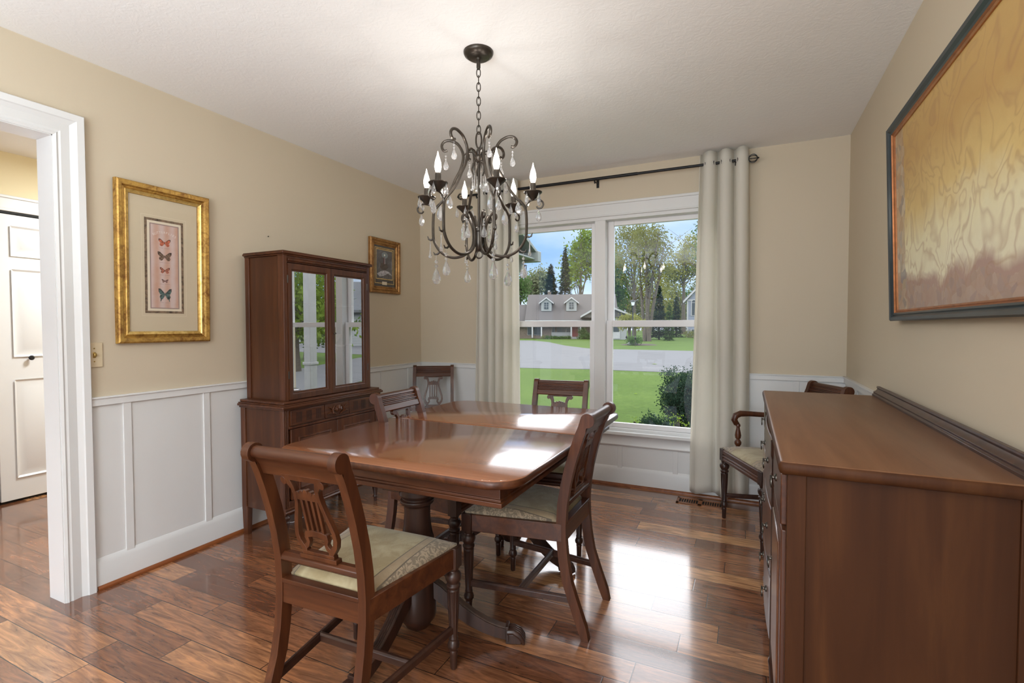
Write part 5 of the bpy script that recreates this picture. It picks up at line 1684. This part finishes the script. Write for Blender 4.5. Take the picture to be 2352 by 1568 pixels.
def conifer(name, label, u, depth, vtop, vbot, halfw, leaf_m, n, size, seed=0, power=1.0, group=None):
    rnd = random.Random(seed + int(u))
    base = far(u, depth)
    base.z = GZ
    px = F_PX / depth
    ztop = far(u, depth, vtop).z - GZ
    zbot = max(0.1, far(u, depth, vbot).z - GZ)
    R = halfw / px
    t = thing(name, label, 'tree', base, group=group)
    MB().tube([(0, 0, 0), (0, 0, ztop * 0.6), (0, 0, ztop)], [R * 0.09, R * 0.06, R * 0.01], 7).build('trunk', 'bark', t)
    vs, fs = [], []
    for i in range(n):
        k = rnd.random() ** 0.62
        z = ztop - (ztop - zbot) * k
        r = R * (k ** power) * (0.35 + 0.65 * rnd.random() ** 0.5) * (0.82 + 0.18 * sin(z * 9.0 / max(R, .3)))
        a = rnd.uniform(0, 2 * pi)
        p = Vector((r * cos(a), r * sin(a), z - r * 0.18))
        d = Vector((cos(a), sin(a), rnd.uniform(-0.5, 0.15))).normalized() * size * rnd.uniform(0.8, 1.5)
        sd = Vector((-sin(a), cos(a), rnd.uniform(-.4, .4))).normalized() * size * 0.42
        b = len(vs)
        vs += [p - d * 0.5, p + sd, p + d, p - sd]
        fs.append((b, b + 1, b + 2, b + 3))
    MB().add(vs, fs).build('crown', leaf_m, t, smooth=False)
    return t

WOODS = 'trees behind the houses across the street'
tree('maple_tree', 'lime green maple rising above right half of the grey house roof', 1334, 100, [(1330, 600, 34, 45), (1352, 570, 30, 42), (1310, 640, 22, 26), (1375, 590, 26, 50), (1345, 540, 14, 22)], 'leaf_lime', 5200, 0.31, 0.42, ry=0.5, group=WOODS, seed=1)
conifer('conifer_tree', 'slim dark conifer with jagged top left of the lime green maple', 1298, 92, 568, 690, 19, 'leaf_dark', 2600, 0.34, 2, 0.8, WOODS)
conifer('conifer_tree', 'shorter dark conifer above the chimney of the grey house', 1265, 90, 606, 690, 20, 'leaf_dark', 2600, 0.34, 3, 0.75, WOODS)
tree('pale_tree', 'pale hazy tree over left end of the grey house roof', 1232, 98, [(1236, 648, 24, 28), (1215, 656, 20, 22), (1250, 640, 12, 20)], 'leaf_grey', 2600, 0.30, 0.22, group=WOODS, seed=4)
tree('bushy_tree', 'small green tree at far left corner of the grey house', 1196, 72, [(1198, 672, 10, 26), (1190, 655, 14, 24)], 'leaf_green', 1200, 0.22, 0.15, group=WOODS, seed=5)
tree('bare_branched_tree', 'tall forked tree with few olive leaves behind the street lamp', 1457, 80, [(1440, 570, 34, 44), (1475, 560, 34, 42), (1420, 620, 20, 44), (1455, 535, 40, 22), (1490, 600, 26, 44)], 'leaf_olive', 3400, 0.20, 0.27, group=WOODS, seed=6, nb=26)
tree('multistem_tree', 'thick many-stemmed tree with sparse leaves near centre of the right sash', 1483, 52, [(1500, 560, 36, 44), (1480, 600, 30, 60), (1520, 600, 28, 50), (1470, 545, 20, 28), (1512, 535, 22, 22)], 'leaf_olive', 3400, 0.13, 0.30, group=WOODS, seed=7, nb=26, stems=5)
tree('yellow_green_tree', 'broad yellow-green tree left of the blue-grey house gable', 1570, 95, [(1560, 610, 34, 40), (1590, 590, 28, 44), (1540, 640, 24, 34), (1580, 560, 22, 24), (1600, 640, 20, 40)], 'leaf_yellow', 4600, 0.24, 0.40, ry=0.5, group=WOODS, seed=8, nb=16)
tree('overhanging_tree', 'leafy tree top poking in beside the right curtain', 1625, 56, [(1622, 540, 18, 30), (1632, 600, 24, 60), (1610, 575, 12, 22)], 'leaf_green', 1700, 0.18, 0.25, group=WOODS, seed=9)
for i, (u, v, ru, rv, mt, lb) in enumerate(((1412, 640, 26, 70, 'leaf_green', 'green tree beside right gable end of the grey house'), (1445, 690, 40, 50, 'leaf_olive', 'olive tree filling the gap behind the street lamp'),
                                         (1500, 680, 34, 60, 'leaf_yellow', 'yellowish tree behind the many-stemmed trunk'), (1545, 700, 34, 50, 'leaf_olive', 'olive tree behind the green column evergreen'),
                                         (1395, 590, 30, 60, 'leaf_olive', 'thin olive tree behind the centre window mullion'), (1580, 710, 26, 46, 'leaf_green', 'dark green tree against side of the blue-grey house'))):
    tree('woodland_tree', lb, u, 108 + 14 * i, [(u, v, ru, rv), (u - ru * 0.5, v + rv * 0.5, ru * 0.7, rv * 0.6), (u + ru * 0.5, v + rv * 0.4, ru * 0.7, rv * 0.6)], mt, 2600, 0.34 + 0.03 * i, 0.3, ry=0.35, group=WOODS, seed=20 + i, nb=8)
conifer('spruce_tree', 'drooping grey-green spruce right of the many-stemmed trunk', 1514, 58, 655, 772, 27, 'leaf_yew', 3400, 0.20, 5, 0.9)
conifer('column_evergreen', 'bright green column-shaped evergreen beside the spruce', 1537, 54, 694, 782, 13, 'leaf_green', 2600, 0.13, 6, 0.45)
conifer('dark_fir', 'dark narrow fir between column evergreen and blue-grey house', 1553, 70, 680, 776, 17, 'leaf_dark', 1800, 0.22, 7, 0.6)

# island bed with the street lamp
tree('ornamental_tree', 'low mushroom-shaped ornamental tree round the street lamp', 1446, 44, [(1436, 740, 16, 15), (1462, 742, 15, 14), (1448, 734, 18, 10)], 'leaf_yellow', 2200, 0.09, 0.10, seed=30, nb=8, stems=3)
tree('round_bush', 'low dark bush at foot of the street lamp', 1463, 40.5, [(1460, 780, 13, 9), (1450, 783, 9, 7)], 'leaf_green', 1000, 0.06, None, cat='bush', seed=31)
b = gnd(1452, 793)
struct('planting_bed', MB().lathe([(1.5, 0.0), (1.3, 0.05), (0.8, 0.09), (0.2, 0.10)], (b.x + 0.3, b.y + 1.2, GZ), 28), 'mulch')
rk = MB().sphere((0, 0, 0), 0.36, 12, 8, (1.3, 0.9, 0.55)).build('garden_rock', 'garden_stone')
rk.location = (b.x, b.y + 0.1, GZ + 0.12)
tag(rk, 'pale boulder at front of the lamp bed across the street', 'rock')
lp = thing('street_lamp', 'black street lamp with white lantern in the bed across the street', 'lamp', (0, 0, 0))
g_ = far(1453.5, 42); lp.location = (g_.x, g_.y, GZ)
hl = far(1453, 42, 690).z - GZ
MB().lathe([(0.09, 0), (0.09, 0.5), (0.05, 0.56), (0.045, hl - 0.5), (0.07, hl - 0.47), (0.07, hl - 0.42)], seg=12).build('post', 'black_metal', lp)
MB().lathe([(0.10, hl - 0.42), (0.17, hl - 0.10), (0.17, hl - 0.08)], seg=6).build('lantern_glass', 'lamp_glass', lp)
MB().lathe([(0.28, hl - 0.08), (0.26, hl - 0.05), (0.06, hl + 0.03), (0.04, hl + 0.09), (0.01, hl + 0.12)], seg=6).build('lantern_cap', 'black_metal', lp)
for u, v, hh, lb in ((1439, 790, 0.62, 'dark garden stake left of the street lamp'), (1459, 796, 0.66, 'dark garden stake right of the boulder in the lamp bed')):
    g_ = gnd(u, v)
    s_ = thing('garden_stake', lb, 'stake', (g_.x, g_.y, GZ))
    MB().lathe([(0.015, 0), (0.015, hh)], seg=8).build('pole', 'bark', s_)
    MB().sphere((0, 0, hh), 0.10, 10, 7, (0.8, 0.8, 1.3)).build('head', 'black_metal', s_)

# ---- grey house across the street
HD = 62.0
hp = far(1315, HD); hp.z = GZ
house = thing('house', 'grey-brown roofed house with two white dormers across the street', 'house', hp, rotz=YAW - 0.118)
k_ = HD / F_PX
def hxp(u):
    return (u - 1315) * k_ * 1.008
def hz(v):
    return 1.228 + (743 - v) * k_ - GZ
def hbx(nm, m_, u0, u1, z0, z1, y0=0.0, y1=0.12, par=None, bev=0.0):
    return MB().box(hxp(u0), hxp(u1), y0, y1, z0, z1).build(nm, m_, par or house, bev)
ez, rz_ = hz(727), hz(664)
MB().box(hxp(1180), hxp(1420), 1.6, 8.0, 0, ez + 0.2).build('wall', 'brick', house)
MB().prism([(0.0, ez - 0.05), (5.0, rz_), (10.0, ez - 0.05), (10.0, ez - 0.25), (5.0, rz_ - 0.22), (0.0, ez - 0.25)], lambda y, z: (hxp(1206), y, z), lambda y, z: (hxp(1419), y, z)).build('roof', 'shingle', house)
MB().prism([(0.6, hz(735)), (3.5, hz(690)), (7, hz(735)), (7, hz(739)), (0.6, hz(739))], lambda y, z: (hxp(1160), y, z), lambda y, z: (hxp(1207), y, z)).build('wing_roof', 'shingle', house)
hbx('gutter', 'ext_white', 1206, 1420, ez - 0.30, ez - 0.10, -0.1, 0.06)
hbx('porch_beam', 'ext_white', 1206, 1420, ez - 0.62, ez - 0.36, 0.15, 0.3)
for u in (1223, 1244, 1312, 1333):
    hbx('porch_post', 'ext_white', u - 1.5, u + 1.5, 0.15, ez - 0.4, 0.12, 0.30)
hbx('porch_floor', 'concrete', 1246, 1345, 0.0, 0.22, 0.0, 1.7)
for u0, u1 in ((1210, 1222), (1225, 1242), (1267, 1274), (1279, 1298), (1301, 1310)):
    f = hbx('window', 'ext_white', u0 - 0.6, u1 + 0.6, hz(764), hz(742), 1.5, 1.62)
    hbx('pane', 'dark_glass', u0, u1, hz(763), hz(743), 1.46, 1.52, f)
hbx('siding_panel', 'siding', 1266, 1311, 0.2, hz(757), 1.42, 1.6)
dd = hbx('front_door', 'red_door', 1314.5, 1328, 0.25, hz(735), 1.45, 1.6)
hbx('door_frame', 'ext_white', 1312.5, 1330, 0.22, hz(733), 1.5, 1.62, dd)
hbx('step', 'concrete', 1311, 1331, 0.0, 0.25, -0.5, 0.2)
for u in (1254, 1312.5):
    zb0, zt0, zp = hz(707), hz(687), hz(676)
    x = hxp(u)
    dm_ = MB().box(x - 0.66, x + 0.66, 1.5, 4.2, zb0, zt0).prism([(-0.66, zt0), (0.66, zt0), (0, zp - 0.05)], lambda a, z: (x + a, 1.5, z), lambda a, z: (x + a, 4.5, z)).build('dormer', 'siding', house)
    MB().prism([(-0.95, zt0 - 0.02), (0, zp + 0.12), (0.95, zt0 - 0.02), (0.95, zt0 - 0.2), (0, zp - 0.08), (-0.95, zt0 - 0.2)], lambda a, z: (x + a, 1.3, z), lambda a, z: (x + a, 1.45, z)).build('barge_board', 'ext_white', dm_)
    MB().prism([(-0.95, zt0 + 0.0), (0, zp + 0.18), (0.95, zt0 + 0.0), (0.95, zt0 - 0.06), (0, zp + 0.08), (-0.95, zt0 - 0.06)], lambda a, z: (x + a, 1.35, z), lambda a, z: (x + a, 5.0, z)).build('dormer_roof', 'shingle', dm_)
    MB().box(x - 0.27, x + 0.27, 1.42, 1.5, hz(702), hz(687)).build('window', 'dark_glass', dm_)
    MB().box(x - 0.015, x + 0.015, 1.38, 1.44, hz(702), hz(687)).box(x - 0.27, x + 0.27, 1.38, 1.44, hz(692.5) - 0.015, hz(692.5) + 0.015).box(x - 0.27, x + 0.27, 1.38, 1.44, hz(697) - 0.015, hz(697) + 0.015).build('muntins', 'ext_white', dm_)
chm = MB().box(hxp(1254), hxp(1262), 5.2, 5.9, rz_ - 0.6, hz(657)).box(hxp(1253.5), hxp(1262.5), 5.15, 5.95, hz(659), hz(657)).build('chimney', 'brick', house)
MB().box(hxp(1255), hxp(1258.5), 5.4, 5.7, hz(657), hz(653)).build('chimney_pot', 'ext_white', chm)
MB().prism([(hxp(1380), hz(700)), (hxp(1443), hz(721)), (hxp(1443), hz(724)), (hxp(1336), hz(724)), (hxp(1336), hz(721))], lambda x, z: (x, -3.2, z), lambda x, z: (x, 2.5, z)).build('garage_gable', 'shingle', house)
MB().prism([(hxp(1380), hz(693)), (hxp(1445), hz(720)), (hxp(1445), hz(724)), (hxp(1380), hz(697.5)), (hxp(1333), hz(724)), (hxp(1333), hz(720))], lambda x, z: (x, -3.5, z), lambda x, z: (x, 2.5, z)).build('garage_roof', 'ext_white', house)
MB().box(hxp(1392), hxp(1430), -3.0, 2.4, 0, hz(723)).build('garage_wall', 'siding', house)
gd = MB().box(hxp(1398), hxp(1416), -3.08, -2.98, 0.1, hz(730)).build('garage_window', 'ext_white', house)
MB().box(hxp(1400), hxp(1414), -3.12, -3.05, hz(755), hz(733)).build('pane', 'dark_glass', gd)
# clipped shrubs along the porch
for i, (u, w) in enumerate(((1250, 5.0), (1259, 5.0), (1268, 4.6), (1277, 4.2), (1284, 3.6), (1291, 4.0), (1299, 4.2), (1307, 4.4))):
    o_ = Vector((hxp(u), -1.3, 0)); o_.rotate(Matrix.Rotation(YAW - 0.118, 3, 'Z'))
    q = hp + o_
    rnd = random.Random(200 + i)
    r = w * k_ * 0.78
    t = thing('clipped_shrub', 'clipped round shrub in the row before the porch of the grey house', 'shrub', (q.x, q.y, GZ), group='clipped shrubs along the porch')
    leaves_mesh(rnd, [(0, 0, r * 0.95, r * 0.8, r * 0.8, r * 0.9)], 620, 0.045).build('foliage', 'leaf_green' if i else 'leaf_olive', t, smooth=False)
for i, (u, v, r, lb) in enumerate(((1338, 756, 8.0, 'tallest round bush right of the red front door'), (1336, 769, 6.0, 'lower round bush beside steps of the red front door'), (1348, 764, 6.5, 'round bush at right end of the porch'))):
    o_ = Vector((hxp(u), -0.9 - 0.3 * i, 0)); o_.rotate(Matrix.Rotation(YAW - 0.118, 3, 'Z'))
    q = hp + o_
    rr = r * k_ * 0.8
    t = thing('round_bush', lb, 'bush', (q.x, q.y, GZ))
    leaves_mesh(random.Random(300 + i), [(0, 0, hz(v), rr, rr, rr), (0, 0, hz(v) * 0.4, rr * 0.5, rr * 0.5, hz(v) * 0.5)], 700, 0.08).build('foliage', 'leaf_green', t, smooth=False)

# ---- blue-grey house at right edge of the view
BD = 70.0
bp_ = far(1578, BD); bp_.z = GZ
bh = thing('house', 'blue-grey house with white gable beside the right curtain', 'house', bp_, rotz=YAW - 0.33)
kb = BD / F_PX
bz = lambda v: 1.228 + (743 - v) * kb - GZ
MB().box(0, 9.5, 0, 9, 0, bz(684)).prism([(0, bz(684)), (9.5, bz(684)), (4.75, bz(684) + 5.2)], lambda x, z: (x, 0.0, z), lambda x, z: (x, 9.0, z)).build('wall', 'siding_blue', bh)
MB().prism([(-0.55, bz(686)), (4.75, bz(686) + 5.75), (10.05, bz(686)), (10.05, bz(686) - 0.32), (4.75, bz(686) + 5.35), (-0.55, bz(686) - 0.32)], lambda x, z: (x, -0.45, z), lambda x, z: (x, 0.1, z)).build('barge_board', 'ext_white', bh)
MB().prism([(-0.6, bz(686) + 0.05), (4.75, bz(686) + 5.9), (10.1, bz(686) + 0.05), (10.1, bz(686) - 0.1), (4.75, bz(686) + 5.7), (-0.6, bz(686) - 0.1)], lambda x, z: (x, -0.4, z), lambda x, z: (x, 9.3, z)).build('roof', 'shingle2', bh)
MB().box(0, 9.5, -0.06, 0.02, bz(684) - 0.1, bz(684) + 0.12).box(-0.04, 0.14, -0.06, 0.1, 0, bz(684)).build('corner_trim', 'ext_white', bh)
for v0, v1, arch in ((718, 690, True), (765, 751, False)):
    x0, x1 = 0.62, 1.12
    mb = MB().box(x0 - 0.12, x1 + 0.12, -0.08, 0.02, bz(v0) - 0.1, bz(v1) + 0.05)
    if arch:
        mb.prism([(x0 - 0.12 + 0.37 + 0.37 * cos(a), bz(v1) + 0.05 + 0.42 * sin(a)) for a in [i * pi / 10 for i in range(11)]], lambda x, z: (x, -0.08, z), lambda x, z: (x, 0.02, z))
    wf_ = mb.build('window', 'ext_white', bh)
    mb = MB().box(x0, x1, -0.11, -0.06, bz(v0), bz(v1))
    if arch:
        mb.prism([(x0 + 0.25 + 0.25 * cos(a), bz(v1) + 0.08 + 0.3 * sin(a)) for a in [i * pi / 10 for i in range(11)]], lambda x, z: (x, -0.11, z), lambda x, z: (x, -0.06, z))
    mb.build('pane', 'dark_glass', wf_)
for i, (u, lb) in enumerate(((1585, 'low shrub at foot of the blue-grey house corner'), (1596, 'low shrub under lower window of the blue-grey house'))):
    q = far(u, BD - 3.0 - 2.6 * i)
    t = thing('low_shrub', lb, 'shrub', (q.x, q.y, GZ))
    leaves_mesh(random.Random(400 + i), [(0, 0, 0.35, 0.75, 0.6, 0.5)], 400, 0.09).build('foliage', 'leaf_olive', t, smooth=False)

# ---- dark yew and weeds close to the window
def shrub_near(name, label, u, depth, blobs, mt, n, size, cat='shrub', seed=1):
    rnd = random.Random(seed)
    q = far(u, depth)
    t = thing(name, label, cat, (q.x, q.y, GZ))
    px = F_PX / depth
    bl = []
    for (bu, bv, ru, rv) in blobs:
        c = far(bu, depth + rnd.uniform(-.1, .1), bv)
        bl.append((c.x - q.x, c.y - q.y, c.z - GZ, ru / px, ru / px * 0.9, rv / px))
    mb = MB()
    for k in range(9):
        b = bl[k % len(bl)]
        e = Vector((b[0] + rnd.uniform(-.5, .5) * b[3], b[1] + rnd.uniform(-.5, .5) * b[4], b[2]))
        mb.tube([(rnd.uniform(-.05, .05), rnd.uniform(-.05, .05), -0.02), e * 0.5 + Vector((0, 0, 0.02)), e], [0.014, 0.010, 0.004], 5)
    mb.build('stems', 'bark', t)
    leaves_mesh(rnd, bl, n, size, shell=0.8).build('foliage', mt, t, smooth=False)
    return t
shrub_near('yew_shrub', 'large dark green yew outside right sash by the curtain', 1566, 7.0, [(1560, 905, 40, 40), (1590, 880, 34, 36), (1545, 865, 26, 20), (1575, 950, 44, 38), (1552, 925, 36, 36), (1610, 920, 40, 60)], 'leaf_yew', 15000, 0.016)
shrub_near('low_yew', 'low spreading yew just left of the large yew', 1500, 6.6, [(1490, 985, 24, 26), (1515, 985, 30, 24), (1535, 990, 26, 26), (1492, 962, 12, 14)], 'leaf_yew', 4200, 0.016, seed=2)
shrub_near('weed_plant', 'bright green weed in front of the large yew', 1560, 6.0, [(1553, 968, 12, 9), (1573, 976, 8, 6), (1558, 956, 5, 8)], 'leaf_weed', 60, 0.018, 'plant', seed=3)
shrub_near('weed_plant', 'small yellowish weed at lawn edge left of the low yew', 1458, 6.4, [(1458, 968, 5, 8)], 'leaf_weed', 30, 0.013, 'plant', seed=4)
for u, v, lb in ((1460, 906, 'yellow leaf lying on the near lawn'), (1503, 837, 'yellow leaf lying on the street')):
    g_ = gnd(u, v)
    s_ = 0.05 if v > 860 else 0.13
    lf = MB().add([(-s_, 0, 0), (0, -s_ * 0.7, 0.01), (s_, 0, 0.006), (0, s_ * 0.7, 0.014)], [(0, 1, 2, 3)]).build('fallen_leaf', 'leaf_weed')
    lf.location = (g_.x, g_.y, GZ + 0.015)
    tag(lf, lb, 'leaf')

# ---- the house's own porch: eave corner with gutter at left, white post at right, wind chime
ge = far(1236, 7.2, 588)
m = MB().box(ge.x - 1.5, ge.x, ge.y, ge.y + 0.12, ge.z - 0.075, ge.z + 0.075)
m.box(ge.x - 1.5, ge.x - 0.05, ge.y - 1.3, ge.y, ge.z - 0.05, ge.z - 0.025)
m.box(ge.x - 0.30, ge.x - 0.20, ge.y - 0.14, ge.y - 0.05, ge.z - 0.22, ge.z - 0.05)
m.prism([(ge.y + 0.10, ge.z + 0.07), (ge.y - 1.3, ge.z + 0.60), (ge.y - 1.3, ge.z + 0.53), (ge.y + 0.08, ge.z + 0.03)], lambda y, z: (ge.x - 1.5, y, z), lambda y, z: (ge.x - 0.03, y, z))
struct('trim_9', m, 'gutter', bevel=0.006)
wc_ = far(1206, 6.9, 606)
wc = thing('wind_chime', 'dark wind chime hanging under the porch eave beside the left curtain', 'wind chime', wc_)
MB().tube([(0, 0, 0.10), (0, 0, -0.02)], 0.0015, 5).lathe([(0.026, -0.025), (0.028, -0.02), (0.02, -0.012)], seg=12).build('disc', 'bark', wc)
for k in range(5):
    a = k * 2 * pi / 5
    MB().tube([(0.020 * cos(a), 0.020 * sin(a), -0.03), (0.020 * cos(a), 0.020 * sin(a), -0.15 - 0.02 * (k % 3))], 0.004, 7).build('chime_tube', 'black_metal', wc)
pp = thing('porch_post', 'square white porch post outside, mirrored in the cabinet door glass', 'post', (0.72, 5.05, GZ))
MB().box(-0.06, 0.06, -0.06, 0.06, 0, 3.0).build('shaft', 'ext_white', pp, 0.006)
MB().box(-0.08, 0.08, -0.08, 0.08, 0, 0.16).box(-0.075, 0.075, -0.075, 0.075, 1.05, 1.09).build('collar', 'ext_white', pp, 0.006)
nh = thing('house', 'slate roofed white house down the street, mirrored in the cabinet glass', 'house', (21.5, 33.0, GZ), rotz=radians(-44))
MB().box(-5, 5, 0, 7, 0, 3.0).box(-5, 0.5, 1, 7, 3.0, 5.2).build('wall', 'siding', nh)
MB().prism([(-0.5, 2.9), (2.6, 4.6), (2.6, 4.4), (-0.5, 2.7)], lambda y, z: (-5.4, y, z), lambda y, z: (5.4, y, z)).prism([(0.4, 5.1), (4, 7.6), (7.6, 5.1), (7.6, 4.9), (4, 7.3), (0.4, 4.9)], lambda y, z: (-5.4, y, z), lambda y, z: (0.9, y, z)).prism([(2.0, 4.2), (5, 5.6), (7.6, 2.9), (7.6, 2.7), (2.0, 3.9)], lambda y, z: (0.6, y, z), lambda y, z: (5.4, y, z)).build('roof', 'shingle2', nh)
for x in (-3.4, -0.8):
    f = MB().box(x - 0.6, x + 0.6, -0.06, 0.02, 0.9, 2.3).build('window', 'ext_white', nh)
    MB().box(x - 0.5, x + 0.5, -0.09, -0.04, 1.0, 2.2).build('pane', 'dark_glass', f)
for i, (x, y, h, r, mt, lb) in enumerate(((9.6, 12.6, 2.7, 1.5, 'leaf_lime', 'leafy green tree beside the driveway, mirrored in the left cabinet door'), (14.4, 17.4, 2.6, 1.7, 'leaf_green', 'dense green tree behind the driveway one, mirrored in the cabinet'),
                                          (36, 22, 7.0, 3.2, 'leaf_green', 'tall green tree right of the slate roofed house'), (16.0, 44.0, 8.0, 3.2, 'leaf_olive', 'olive tree behind the slate roofed house'))):
    t = thing('leafy_tree', lb, 'tree', (x, y, GZ))
    rnd = random.Random(600 + i)
    bl = [(0, 0, h, r, r, r), (r * 0.6, 0, h * 0.75, r * 0.7, r * 0.7, r * 0.7), (-r * 0.6, 0.3, h * 0.7, r * 0.7, r * 0.7, r * 0.7)]
    branches(rnd, (0, 0, -0.1), h, 0.05 * h, bl, 8).build('trunk', 'bark', t)
    leaves_mesh(rnd, bl, 3200, 0.05 * r + 0.03).build('crown', mt, t, smooth=False)
